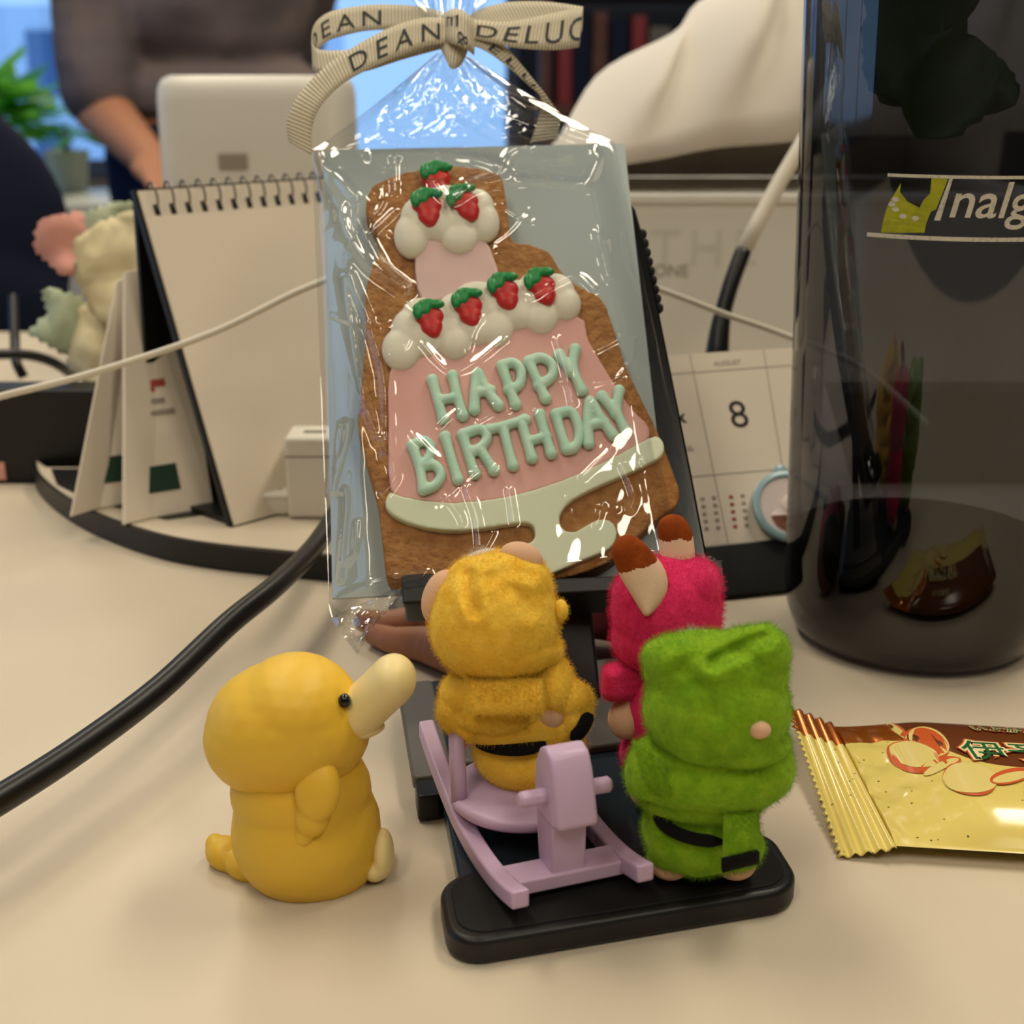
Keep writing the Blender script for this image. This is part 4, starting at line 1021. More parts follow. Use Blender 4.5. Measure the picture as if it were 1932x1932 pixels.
# ------------------------------------------------------------------ dated calendar
def dated_calendar():
    fr = Frame(onz(1370, 1128, 0.1), camvec(1, .09, .24), camvec(-.308, 2.61, 1.0))
    t = thing('desk_calendar', 'desk calendar page for August with a large 8 beside the bottle', 'calendar', fr.p(1, 0, 0))
    ul, vb = fr.uv(1333, 1046); ut, vt = fr.uv(1300, 668)
    u0, u1 = -2.9, 6.2
    bevel(MB().box(fr, (u0, u1), (.02, vb + .3), (-.5, .1)).build('base_bar', M['black'], t, smooth=False), .06)
    MB().box(fr, (u0, u1), (vb, vt), (-.25, .0)).build('page', M['paper'], t, smooth=False)
    foot = fr.p(u0, vt, -.3); g = Vector((foot.x, foot.y + 1.2, .1))
    MB().prism([foot, foot + fr.u * (u1 - u0), foot + fr.u * (u1 - u0) + Vector((0, .2, 0)), foot + Vector((0, .2, 0))],
               [g, g + (fr.u * (u1 - u0)), g + fr.u * (u1 - u0) + Vector((0, .2, 0)), g + Vector((0, .2, 0))]).build('easel', M['black'], t, smooth=False)
    def line(p, q, w=.03):
        a, b = fr.uv(*p), fr.uv(*q); d = Vector((b[0] - a[0], b[1] - a[1])); d.normalize(); n = Vector((-d.y, d.x)) * w / 2
        V = [fr.p(a[0] + n.x, a[1] + n.y, .012), fr.p(b[0] + n.x, b[1] + n.y, .012), fr.p(b[0] - n.x, b[1] - n.y, .012), fr.p(a[0] - n.x, a[1] - n.y, .012)]
        mk('grid_line', V, [(3, 2, 1, 0)], M['ink_grey'], t, smooth=False)
    line((1301, 668), (1377, 1042)); line((1440, 658), (1500, 1030)); line((1240, 708), (1560, 684)); line((1240, 905), (1560, 878))
    def tx(s, px, py, size, m=M['ink'], **k):
        a, b = fr.uv(px, py); text('print', s, lambda x, y: fr.p(a + x, b + y, .014), m, t, size=size, align='CENTER', **k)
    tx('8', 1399, 806, 1.65); tx('AUGUST', 1373, 689, .3, M['ink_grey']); tx('x', 1286, 797, .75, bold=.02); tx('CG.', 1300, 851, .28)
    for c in range(4):
        for r in range(5):
            a, b = fr.uv(1322 + c * 22 + r * 2 + (10 if c > 1 else 0), 945 + r * 14 - c * 2)
            MB().box(fr, (a, a + .16), (b, b + .13), (.005, .015)).build('date_mark', M['ink_red'] if c == 2 else M['ink_grey'], t, smooth=False)
    # charm leaning on the calendar
    ch = thing('charm', 'round pale blue rimmed charm leaning on the calendar by the bottle', 'charm', fr.p(2.6, .9, .4))
    cx, cyv = fr.uv(1490, 955, .4)
    blue = mat('pale_blue_acrylic', (146, 176, 186), .3, .5); wh = mat('charm_white', (222, 206, 200), .4, .4); brown = mat('charm_brown', (124, 72, 50), .4, .4)
    cf = Frame(fr.p(cx, cyv, .18), fr.u, fr.v)
    ax = (cf.u, cf.v, cf.n)
    MB().lathe(cf.o, [(.1, 0), (1.42, 0), (1.46, .05), (1.46, .25), (1.4, .3), (1.22, .3), (1.2, .22), (.1, .22)], 40, ax).build('rim', blue, ch, angle=40)
    MB().lathe(cf.p(0, 1.45, .05), [(.02, 0), (.24, 0), (.28, .05), (.28, .18), (.22, .22), (.02, .22)], 20, ax).build('loop', blue, ch, angle=40)
    MB().lathe(cf.p(0, 0, .22), [(.05, 0), (1.18, 0), (1.18, .02), (.05, .02)], 40, ax).build('face', wh, ch, angle=40)
    cup = [(-.85, -.35), (.85, -.35), (.7, -.75), (.35, -1.0), (-.35, -1.0), (-.7, -.75)]
    MB().prism([cf.p(a, b, .24) for a, b in cup], [cf.p(a, b, .3) for a, b in cup]).build('cup', brown, ch, smooth=False)
    MB().lathe(cf.p(0, -.35, .24), [(.05, 0), (.8, 0), (.86, .03), (.8, .06), (.05, .06)], 30, (cf.u, cf.v * .35, cf.n)).build('cup_rim', wh, ch)
    MB().lathe(cf.p(.1, 0, .26), [(.05, 0), (.42, 0), (.45, .04), (.4, .07), (.05, .07)], 24, (cf.u, cf.v, cf.n)).build('topping', wh, ch)
dated_calendar()

# ------------------------------------------------------------------ cables
def cable(name, label, pts, r, m, n=10, sub=None):
    P = [Vector(p) for p in spline([tuple(p) for p in pts], n)]
    low = min(P, key=lambda v: v.z)
    o = MB().tube(P, r, 14).build(name, m, None, base=low, angle=None)
    return tag(o, label, 'cable')
cable('black_cable', 'thick black cable arching over the desk beside the duck', [at(-120, 1575, 31.5), at(0, 1508, 33), at(150, 1412, 35.5), at(300, 1300, 38.5), at(430, 1178, 42), at(520, 1105, 45), at(590, 1035, 49), at(640, 960, 53), at(670, 900, 55.5)], .37, M['cable_black'])
cable('white_cable', 'thin white cable strung across behind the cookie bag', [at(-150, 788, 50), at(0, 748, 50), at(180, 702, 50.5), at(400, 628, 51), at(590, 538, 52), at(800, 470, 54), at(1040, 480, 56), at(1235, 543, 57), at(1360, 590, 57.5), at(1480, 632, 58), at(1620, 690, 58), at(1750, 800, 57)], .13, M['cable_white'])
for pp, lb in (([at(-60, 672, 74), at(30, 668, 74), at(80, 676, 75), at(115, 692, 76), at(140, 712, 78)], 'thin black cable looping on the far desk'), ([at(25, 560, 80), at(28, 640, 78), at(30, 680, 76), at(45, 712, 76)], 'thin black cable hanging below the dark chair back')):
    cable('black_cable', lb, pp, .28, M['cable_black'])
# white plug with black sleeve
t = thing('power_cord', 'white cord end with thick black sleeve standing behind the dated calendar', 'cord', at(1370, 690, 62))
pts = [at(1352, 720, 61), at(1354, 660, 61), at(1362, 600, 61.2), at(1378, 540, 61.4), at(1402, 474, 61.8)]
MB().tube([Vector(p) for p in spline([tuple(p) for p in pts], 6)], [.62 - .018 * i for i in range(13)] + [.37] * 12, 16).build('sleeve', M['cable_black'], t, angle=None)
MB().tube([at(1400, 478, 61.8), at(1430, 420, 62), at(1470, 345, 62.2), at(1520, 260, 62.4), at(1580, 150, 63)], .36, 16).build('cord', M['cable_white'], t, angle=None)

# ------------------------------------------------------------------ white box with a cloth, white appliance
def carton():
    y0 = 77.0; a = ony(1100, 380, y0); zt = a.z
    t = thing('carton', 'big white carton with faint lettering behind the dated calendar', 'box', (15, 82, 0))
    o = bevel(MB().box(WORLD, (a.x, a.x + 26), (y0, y0 + 15), (0.01, zt)).build('carton_body', M['white_pl'], t, smooth=False), .15)
    bevel(MB().box(WORLD, (a.x - .2, a.x + 26.2), (y0 - .2, y0 + 15.2), (zt - .1, zt + .4)).build('carton_lid', M['white_pl'], t, smooth=False), .1)
    fr = Frame((a.x, y0 - .02, 0), (1, 0, 0), (0, 0, 1)); fr.n = Vector((0, -1, 0))
    p = ony(1225, 500, y0); q = ony(1232, 522, y0)
    text('faint_print', 'THE', lambda x, y: Vector((p.x + x, y0 - .03, p.z + y)), mat('faint_print', (210, 206, 197), .5), t, size=2.8, spacing=1.3)
    text('small_print', 'ONE', lambda x, y: Vector((q.x + x, y0 - .03, q.z + y)), M['ink_grey'], t, size=.95)
    # the cloth heaped on it
    cm = mat('white_cloth', (222, 214, 202), .85, .2, sheen=.2)
    rows = []
    n, mm = 46, 30
    for i in range(n + 1):
        x = a.x - 3 + 30 * i / n; row = []
        f = max(0, (x - a.x + 3)) / 30
        hgt = 15.5 * (1 - math.exp(-f * 2.6)) + 1.0
        for j in range(mm + 1):
            s_ = j / mm
            y = y0 + .6 + 12.5 * s_
            prof = math.sin(math.pi * min(1, s_ * .98 + .02)) ** .55 if s_ < .99 else 0
            z = zt + .5 + hgt * prof
            fold = math.sin((x - hgt * prof * .45) * 1.5 + .8 * math.sin(s_ * 4)) * 1.0 * min(1, s_ * 6) * (1 if s_ < .95 else 0)
            row.append(Vector((x + fold * .5, y - fold, max(zt + .45, z + noise.noise(Vector((x * .2, y * .2, 1))) * .8 * prof))))
        rows.append(row)
    o = MB().grid(rows).build('cloth', cm, None, base=(a.x + 12, y0 + 7, zt + .45), angle=None)
    solid(o, .15, 1); tag(o, 'white cloth heaped in folds on top of the white carton', 'cloth')
carton()
def appliance():
    y0 = 88.0; a, b = ony(288, 330, y0), ony(640, 142, y0)
    t = thing('appliance', 'white rounded plastic appliance behind the spiral calendar', 'appliance', ((a.x + b.x) / 2, y0 + 5, 0))
    W2 = (b.x - a.x) / 2; cx = (a.x + b.x) / 2
    def ring(s_, z):
        out = []
        for k in range(40):
            g = 2 * math.pi * k / 40; c, s2 = math.cos(g), math.sin(g)
            e = .35
            out.append(Vector((cx + W2 * s_ * abs(c) ** e * (1 if c > 0 else -1), y0 + 6 + 6 * s_ * abs(s2) ** e * (1 if s2 > 0 else -1), z)))
        return out
    zt = b.z
    rings = [ring(.96, .02), ring(1, .3), ring(1.0, zt - 1.5), ring(.985, zt - .7), ring(.94, zt - .2), ring(.86, zt)]
    m = MB()
    for r in rings: m.v += r
    for i in range(len(rings) - 1):
        for k in range(40): m.f.append((i * 40 + k, i * 40 + (k + 1) % 40, (i + 1) * 40 + (k + 1) % 40, (i + 1) * 40 + k))
    m.f.append(tuple(range(39, -1, -1))); m.f.append(tuple(range((len(rings) - 1) * 40, len(rings) * 40)))
    m.build('housing', M['white_pl'], t, angle=50)
    c = ony(440, 305, y0); bevel(MB().box(WORLD, (c.x - .9, c.x + .9), (y0 - .15, y0 + .1), (c.z - .5, c.z + .5)).build('badge', M['ink_grey'], t, smooth=False), .1)
    c = ony(440, 325, y0); MB().box(WORLD, (cx - W2 * .8, cx + W2 * .8), (y0 - .06, y0 + .1), (c.z - 1.1, c.z - .9)).build('seam', M['ink_grey'], t, smooth=False)
appliance()

# ------------------------------------------------------------------ figurine lying behind the stand
def figurine():
    bm_ = mat('brown_vinyl', (150, 98, 68), .5, .4, sss=.1); pm = mat('pink_vinyl', (226, 120, 140), .5, .4); dm = mat('dark_vinyl', (40, 30, 28), .5, .4)
    t = thing('figurine', 'brown limbed figurine in pink lying behind the phone stand', 'figurine', (-1, 43.5, 0))
    def q(px, py, z): return onz(px, py, z)
    soft('torso', chain([q(900, 1180, 1.3), q(1030, 1150, 1.5), q(1130, 1130, 1.6)], [1.1, 1.25, 1.1]), .12, pm, t, 3)
    soft('leg', chain([q(900, 1188, .9), q(800, 1172, .9), q(730, 1180, .7), q(690, 1172, .55)], [.75, .62, .5, .42]), .08, bm_, t, 3)
    soft('leg', chain([q(880, 1240, .8), q(800, 1215, .7), q(740, 1208, .55), q(708, 1196, .5)], [.75, .6, .46, .4]), .08, bm_, t, 3)
    soft('arm', chain([q(1060, 1180, .8), q(1120, 1175, .8), q(1175, 1190, .6)], [.6, .55, .45]), .08, bm_, t, 3)
    soft('shoe', [ell(q(764, 1150, .5), (.6, .8, .45))], .1, M['greypl'], t, 2)
    soft('head', [ell(q(1230, 1150, 1.5), (1.3, 1.3, 1.45))], .12, bm_, t, 2)
    soft('hair', [ell(q(1236, 1140, 1.9), (1.4, 1.4, 1.3))], .12, dm, t, 2)
figurine()

# ------------------------------------------------------------------ far things: chair, plants, cabinet, person
def chair():
    t = thing('office_chair', 'dark navy office chair back at the left behind the far desk', 'chair', (-48, 118, -72))
    c = ony(10, 470, 118)
    V, F_ = blob([ell((c.x - 8, 118, c.z + 1), (14, 3.4, 13)), ell((c.x - 8, 117, c.z - 6), (14, 3.2, 10)), ell((c.x - 10, 118, c.z + 9), (11, 3, 8))], .6, 4)
    mk('backrest', V, F_, M['navy'], t, angle=None)
    V, F_ = blob([ell((c.x - 8, 134, -24), (24, 22, 4))], 1.0, 3); mk('seat', V, F_, M['navy'], t, angle=None)
    MB().tube([Vector((c.x - 8, 120, c.z - 6)), Vector((c.x - 8, 122, -10)), Vector((c.x - 8, 128, -26))], 2.2).build('back_support', M['black'], t)
    MB().tube([Vector((c.x - 8, 134, -26)), Vector((c.x - 8, 134, -62))], 2.4).build('gas_post', M['black'], t)
    for k in range(5):
        g = k * 2 * math.pi / 5
        e = Vector((c.x - 8 + 28 * math.cos(g), 134 + 28 * math.sin(g), -67))
        MB().tube([Vector((c.x - 8, 134, -62)), e], [2.2, 1.4]).build('base_arm', M['black'], t)
        soft('caster', [ell(e - Vector((0, 0, 2.2)), 2.7)], .6, M['black'], t, 1)
chair()
def leaf_mat():
    m = mat('plant_leaf', (86, 170, 62), .3, .5, vary=((50, 130, 40), 12, .3, .7)); nt = m.node_tree
    b = nt.nodes['Principled BSDF']; out = nt.nodes['Material Output']
    tl = nt.nodes.new('ShaderNodeBsdfTranslucent'); tl.inputs[0].default_value = (*lin((130, 215, 80)), 1)
    mx = nt.nodes.new('ShaderNodeMixShader'); mx.inputs[0].default_value = .5
    nt.links.new(b.outputs[0], mx.inputs[1]); nt.links.new(tl.outputs[0], mx.inputs[2]); nt.links.new(mx.outputs[0], out.inputs[0])
    return m
def plant(label, px, py, Y, spread, n, seed, hgt):
    random.seed(seed)
    c = ony(px, py, Y)
    t = thing('potted_plant', label, 'plant', (c.x, Y, -4), 'potted plants by the window')
    lm = leaf_mat(); pm = mat('plant_pot', (200, 200, 196), .5)
    MB().lathe((c.x, Y, -3.98), [(.5, 0), (3.6, 0), (4.6, 8), (4.3, 8.2), (4, 7.2), (.5, 7.2)], 32).build('pot', pm, t, angle=40)
    MB().tube([Vector((c.x, Y, 3)), Vector((c.x + .5, Y, c.z + 2))], [.7, .4]).build('trunk', mat('bark', (90, 70, 50), .8), t)
    for k in range(n):
        d = Vector((random.gauss(0, 1), random.gauss(0, 1), random.gauss(0, .8))).normalized() * spread * random.uniform(.3, 1)
        p = c + d
        if p.z < 7: continue
        L = random.uniform(5, 9); a = Vector((d.x, d.y, d.z * .4 - 1.0)).normalized(); s_ = a.cross(Vector((random.random() - .5, random.random() - .5, 1))).normalized(); n_ = a.cross(s_)
        q = []
        for i in range(6):
            f = i / 5; w = L * .32 * math.sin(math.pi * min(1, f * .95 + .04)); cc = p + a * (L * f) + n_ * (-.9 * f * f)
            q.append([cc - s_ * w + n_ * .25, cc, cc + s_ * w + n_ * .25])
        MB().grid(q).build('leaf', lm, t, angle=None)
plant('leafy green potted plant at the left edge near the window', -30, 226, 268, 10, 150, 3, 60)
plant('lower leafy green potted plant left of the standing person', 122, 258, 291, 9, 130, 8, 50)
t = thing('cabinet', 'low white cabinet below the plants at the left', 'cabinet', (-84, 262, -72))
bevel(MB().box(WORLD, (-150, -58), (262, 300), (-70, -4)).build('body', M['white_pl'], t, smooth=False), .5)
for x in (-148, -117, -86):
    d = bevel(MB().box(WORLD, (x, x + 29), (260.5, 262), (-66, -8)).build('door', M['white_pl'], t, smooth=False), .3)
    MB().tube([Vector((x + 26, 259.8, -40)), Vector((x + 26, 259.8, -28))], .5).build('handle', M['greypl'], d)
t = thing('shelf_unit', 'brown wooden shelf unit behind the ribbon bow', 'shelf', (30, 420, -72))
wood = mat('dark_wood', (96, 62, 54), .6, .3, vary=((74, 46, 42), 20, .3, .7)); redm = mat('red_cover', (120, 30, 40), .6)
for x in (8, 56): MB().box(WORLD, (x, x + 3), (410, 445), (-72, 46)).build('side_panel', wood, t, smooth=False)
for z in (-68, -30, 8, 40): MB().box(WORLD, (11, 56), (410, 445), (z, z + 3)).build('shelf_board', wood, t, smooth=False)
for k, (x, w, h, m) in enumerate(((13, 4, 24, redm), (17.3, 5, 22, M['navy']), (23, 4, 25, wood), (28, 5, 23, M['navy']), (34, 4, 24, redm), (39, 6, 21, M['greypl']))):
    o = bevel(MB().box(WORLD, (x, x + w), (412, 434), (11.02, 11 + h)).build('binder', m, smooth=False, base=(x + w / 2, 423, 11)), .3)
    tag(o, ['dark red binder leftmost on the wooden shelf', 'navy binder beside the leftmost red binder', 'brown binder between two navy binders', 'navy binder in the middle of the shelf', 'second dark red binder on the wooden shelf', 'grey wide binder rightmost on the wooden shelf'][k], 'binder', 'binders on the wooden shelf')

def person():
    Y = 232.0
    skin = mat('skin', (190, 132, 100), .55, .4, sss=.1); shirt = mat('grey_shirt', (128, 114, 110), .9, .2, vary=((98, 92, 104), 8, .35, .7)); jeans = mat('navy_trousers', (20, 32, 62), .9, .2); hairm = mat('dark_hair', (28, 22, 20), .7); shoe = mat('shoe', (30, 28, 28), .5)
    hipx = -48.0
    t = thing('person', 'person in grey shirt and navy trousers standing behind the far desk', 'person', (hipx, Y, -72))
    El_ = ony(192, 205, 222); Hd = ony(292, 312, 206)
    shL = Vector((-65, 228, 62)); shR = Vector((-34, 234, 62)); hip = Vector((hipx, Y, 10))
    head = Vector((-48, 226, 88))
    elR = Vector((-33, 240, 36)); hdR = Vector((-40, 246, 14))
    P = [ell((hipx, Y, 12), (17, 11, 12)), ell((hipx, Y - 1, 34), (16, 10.5, 20)), ell((hipx, Y - 2, 54), (18.5, 10.5, 14))]
    P += chain([Vector((hipx, Y - 2, 64)), Vector((hipx, Y - 3, 76))], [6.2, 5.6])
    P += [ell(head, (7.6, 9.6, 11.2)), ell(head + Vector((0, -3, -6)), (5.6, 6, 6)), ell(head + Vector((0, -9.6, -2)), (1.4, 2, 2.2))]
    for s_ in (-1, 1): P.append(ell(head + Vector((7.6 * s_, 0, -1)), (1.1, 1.9, 3)))
    P += chain([shL, El_, Hd.lerp(El_, .12)], [5.6, 4.4, 2.9], 8) + chain([shR, elR, hdR], [5.6, 4.4, 2.9], 8)
    for s_ in (-1, 1):
        h = Vector((hipx + 8.5 * s_, Y, 6)); k = Vector((hipx + 9.5 * s_, Y - 1, -32)); a = Vector((hipx + 10 * s_, Y + 2, -66))
        P += chain([h, k, a], [8.6, 6.0, 4.0], 8) + chain([a - Vector((0, 0, 2)), a + Vector((0, -14, -3))], [3.6, 2.8], 4)
    def hand(w, d):
        d = d.normalized(); sd = d.cross(Vector((0, 0, 1))).normalized(); nn = sd.cross(d); out = [ell(w + d * 4.2, (4.2, 3.8, 1.9), (sd, d, nn))]
        for k, (o_, L) in enumerate(((-3, 6.4), (-1, 7.4), (1, 7), (3, 5.6))):
            b = w + d * 7.4 + sd * o_; out += chain([b, b + d * L * .55 + nn * -.4, b + d * L * .95 - nn * 1.8], [.95, .88, .75], 4)
        b = w + d * 2 - sd * 3.6; out += chain([b, b + d * 3 - sd * 2.2, b + d * 5.6 - sd * 2.6 - nn * .8], [1.15, 1.0, .85], 4)
        return out
    P += hand(Hd.lerp(El_, .12), Hd - El_) + hand(hdR, hdR - elR)
    V, F_ = blob(P, .75, 3); body = mk('body', V, F_, skin, t, angle=None)
    Q = [ell((hipx, Y, 16), (18.6, 12.2, 8)), ell((hipx, Y - 1, 34), (17.6, 12, 21)), ell((hipx, Y - 2, 54), (20, 12, 14.5))]
    Q += chain([shL, shL.lerp(El_, .5), El_.lerp(shL, .06)], [7, 6.6, 6.4], 6) + chain([shR, elR, elR.lerp(hdR, .85)], [7, 6.2, 5], 8)
    V, F_ = blob(Q, .9, 4); mk('shirt', [v + Vector((0, noise.noise(v * .12) * 1.4, 0)) for v in V], F_, shirt, t, angle=None)
    Q = [ell((hipx, Y, 8), (18, 12, 9.5))]
    for s_ in (-1, 1): Q += chain([Vector((hipx + 8.5 * s_, Y, 6)), Vector((hipx + 9.5 * s_, Y - 1, -32)), Vector((hipx + 10 * s_, Y + 2, -67))], [9.8, 7.4, 6], 8)
    V, F_ = blob(Q, .9, 4); mk('trousers', V, F_, jeans, t, angle=None)
    V, F_ = blob([ell(head + Vector((0, 1.8, 3)), (8.6, 9.8, 10.4))], .7, 2); mk('hair', V, F_, hairm, t, angle=None)
    for s_ in (-1, 1):
        V, F_ = blob([ell((hipx + 10 * s_, Y - 5, -68.6), (4.6, 13, 3.4)), ell((hipx + 10 * s_, Y + 2, -66), (4.6, 5, 4))], .7, 2); mk('shoe', V, F_, shoe, t, angle=None)
        mk('eye', *ell(head + Vector((3 * s_, -8.6, 1)), (1.2, .7, .8)), mat('eye_dark', (24, 20, 18), .3), t)
    mk('mouth', *ell(head + Vector((0, -8.6, -6.4)), (2.4, .7, .6)), mat('lips', (150, 84, 74), .5), t)
person()
# ------------------------------------------------------------------ clear bag and ribbon
def gift_bag():
    C = CARD
    t = thing('cookie_bag', 'clear cellophane bag tied with a printed cream ribbon around the cookie', 'bag', C.p(CW / 2, -.2, .4))
    crisp = clear_film('crumpled_cellophane', (.95, .96, .97), 1.5, 2.6, .08)
    film = clear_film('cellophane', (.975, .985, .99), 1.5, 1.25, .04)
    # creases traced as ridge lines: photo points, height, width (px)
    ridges = [([(595, 290), (640, 400), (655, 440), (700, 500), (765, 545)], .34, 16), ([(600, 300), (675, 375), (680, 420), (720, 500), (765, 545)], .30, 14),
              ([(648, 525), (665, 640), (690, 760), (715, 830)], .26, 12), ([(660, 520), (700, 620), (725, 720), (728, 860)], .24, 12), ([(728, 830), (745, 895), (725, 930)], .2, 10),
              ([(626, 925), (652, 830), (655, 800)], .22, 11), ([(640, 1090), (652, 960), (650, 925)], .24, 10), ([(650, 1060), (668, 1040), (672, 985)], .18, 8),
              ([(700, 293), (800, 290), (900, 300), (960, 330), (880, 345)], .3, 13), ([(820, 345), (850, 375), (900, 350), (990, 340), (1100, 348)], .28, 12), ([(1120, 285), (1130, 300), (1105, 350)], .25, 12),
              ([(1000, 270), (960, 285), (940, 325)], .2, 9), ([(745, 300), (745, 360)], .2, 9), ([(700, 440), (745, 398)], .14, 7), ([(1130, 440), (1150, 520), (1140, 460)], .16, 12),
              ([(1050, 640), (1065, 690), (1080, 760)], .12, 8), ([(880, 920), (900, 980), (905, 1030)], .12, 8), ([(960, 925), (970, 985)], .12, 7), ([(1175, 880), (1195, 930), (1190, 960)], .16, 8), ([(1215, 870), (1245, 905)], .14, 7),
              ([(1150, 850), (1130, 870), (1100, 900)], .12, 7), ([(780, 820), (840, 870), (930, 880)], .09, 8), ([(800, 650), (860, 700), (950, 640)], .09, 9), ([(1000, 560), (1080, 520), (1120, 545)], .12, 8),
              ([(1225, 700), (1255, 800), (1290, 960)], .14, 10), ([(640, 1130), (700, 1105), (800, 1085)], .26, 12), ([(740, 440), (830, 455), (930, 470)], .10, 8)]
    R = [(np.array(spline(p, 40)), h, w) for p, h, w in ridges]
    rng = np.random.RandomState(4)
    for k in range(26):       # small random creases
        x0 = rng.uniform(620, 1230); y0 = rng.uniform(300, 1060); a = rng.uniform(0, math.pi); L = rng.uniform(30, 110)
        R.append((np.array(spline([(x0, y0), (x0 + L * .5 * math.cos(a) + rng.uniform(-10, 10), y0 + L * .5 * math.sin(a) + rng.uniform(-10, 10)), (x0 + L * math.cos(a), y0 + L * math.sin(a))], 30)), rng.uniform(.03, .09), rng.uniform(4, 8)))
    def ridge(X, Y):
        h = np.zeros(len(X))
        for P, hh, w in R:
            d = np.sqrt(np.min((X[:, None] - P[None, :, 0]) ** 2 + (Y[:, None] - P[None, :, 1]) ** 2, axis=1)) / w
            h += np.where(d < 2.2, hh * np.exp(-(d * 1.25) ** 2), 0)
        return h
    def sm(x): x = max(0.0, min(1.0, x)); return x * x * (3 - 2 * x)
    TL, TR, BL, BR = (588, 283), (1160, 268), (622, 1165), (1332, 1068)
    na, nb = 230, 320; rows = []
    A_, B_ = np.meshgrid(np.arange(na + 1) / na, np.arange(nb + 1) / nb)
    gx = (BL[0] + (BR[0] - BL[0]) * A_) * (1 - B_) + (TL[0] + (TR[0] - TL[0]) * A_) * B_
    gy = (BL[1] + (BR[1] - BL[1]) * A_) * (1 - B_) + (TL[1] + (TR[1] - TL[1]) * A_) * B_
    RH = ridge(gx.ravel(), gy.ravel()).reshape(gx.shape)
    for j in range(nb + 1):
        b = j / nb; row = []
        for i in range(na + 1):
            a = i / na
            x = (BL[0] + (BR[0] - BL[0]) * a) * (1 - b) + (TL[0] + (TR[0] - TL[0]) * a) * b
            y = (BL[1] + (BR[1] - BL[1]) * a) * (1 - b) + (TL[1] + (TR[1] - TL[1]) * a) * b
            e = min(a, 1 - a) * CW; f = (1 - b) * CH; g = b * CH
            w = .12 + 1.5 * sm(e / 1.15) * sm(f / 2.2 + .22) * sm(g / 1.2 + .35)
            w += RH[j, i] * min(1, e / .3) + (noise.noise(Vector((x * .012, y * .012, 0))) * .05 + noise.noise(Vector((x * .035, y * .03, 5))) * .02) * min(1, e / .8)
            u, v = C.uv(x, y, w); row.append(C.p(u, v, w))
        rows.append(row)
    MB().grid(rows).build('front_film', film, t, angle=None)
    back = [[C.px(TL[0] + (TR[0] - TL[0]) * i / 12 if j == 12 else (BL[0] + (BR[0] - BL[0]) * i / 12) * (1 - j / 12) + (TL[0] + (TR[0] - TL[0]) * i / 12) * j / 12,
                  (BL[1] + (BR[1] - BL[1]) * i / 12) * (1 - j / 12) + (TL[1] + (TR[1] - TL[1]) * i / 12) * j / 12, -.21) for i in range(13)] for j in range(13)]
    MB().grid(back).build('back_film', film, t, angle=None)
    # gathered top, front and back sheet
    nl, nr = (826, 100), (876, 100)
    def gathered(sign, seed):
        rows = []
        for j in range(71):
            q = j / 70; row = []
            for i in range(101):
                a = i / 100; s_ = q ** .92
                x = (TL[0] + (TR[0] - TL[0]) * a) * (1 - s_) + (nl[0] + (nr[0] - nl[0]) * a) * s_
                y = (TL[1] + (TR[1] - TL[1]) * a) * (1 - q) + (nl[1] + (nr[1] - nl[1]) * a) * q
                e = min(a, 1 - a)
                w0 = .14 if sign > 0 else -.2
                bul = sign * (.35 + .5 * math.sin(math.pi * min(1, q * 1.05))) * min(1, e * 7)
                pl = math.sin(a * 23 + seed + 2.0 * noise.noise(Vector((a * 3, q * 2, seed)))) * .14 * sm(q * 1.6) * min(1, e * 12)
                cr = abs(noise.noise(Vector((a * 6 + q * 2.5 + seed, q * 2.2, 2)))) * .55 + abs(noise.noise(Vector((a * 9 - q * 5, q * 2.5 + seed, 8)))) * .22
                w = w0 + (bul + pl + (cr - .12) * min(1, e * 9) * min(1, q * 8) * (1 - .5 * q))
                u, v = C.uv(x, y, w); row.append(C.p(u, v, w))
            rows.append(row)
        return MB().grid(rows)
    gathered(1, 1.3).build('gathered_front', film, t, angle=30)
    gathered(-1, 4.1).build('gathered_back', film, t, angle=30)
    # ruffle above the knot
    rows = []
    for j in range(25):
        q = j / 24; row = []
        for i in range(81):
            g = 2 * math.pi * i / 80
            rad = 1 + q * (3.4 + .6 * math.sin(3 * g)); f = 1 + .4 * q * math.sin(11 * g)
            x = 850 + 26 * math.cos(g) * rad * f; y = 70 - 190 * q + 10 * math.sin(7 * g) * q
            row.append(C.px(x, y, .35 + .45 * math.sin(g) * rad * .8 + .2 * q * math.sin(9 * g)))
        rows.append(row)
    MB().grid(rows).build('ruffle', film, t, angle=30)
    # bottom corner flaps
    def flap(pts, seed, w0):
        rows = []
        (x0, y0), (x1, y1), (x2, y2), (x3, y3) = pts
        for j in range(25):
            b = j / 24; row = []
            for i in range(25):
                a = i / 24
                x = (x0 + (x1 - x0) * a) * (1 - b) + (x3 + (x2 - x3) * a) * b; y = (y0 + (y1 - y0) * a) * (1 - b) + (y3 + (y2 - y3) * a) * b
                w = w0 + abs(noise.noise(Vector((a * 4 + seed, b * 3, 1)))) * .5 + .12 * math.sin(a * 14 + b * 3)
                row.append(C.px(x, y, w))
            rows.append(row)
        MB().grid(rows).build('corner_flap', crisp, t, angle=30)
    flap([(622, 1165), (790, 1090), (700, 1185), (675, 1236)], 2.2, .5)
    flap([(1300, 1040), (1330, 1060), (1362, 1085), (1350, 1052)], 6.1, .3)
    # ------------------------------------------------ ribbon
    rm = mat('grosgrain_ribbon', (222, 212, 186), .75, .25)
    nt = rm.node_tree; bs = nt.nodes['Principled BSDF']
    uvn = nt.nodes.new('ShaderNodeUVMap'); wv = nt.nodes.new('ShaderNodeTexWave'); wv.wave_type = 'BANDS'; wv.bands_direction = 'X'; wv.inputs['Scale'].default_value = 2.6
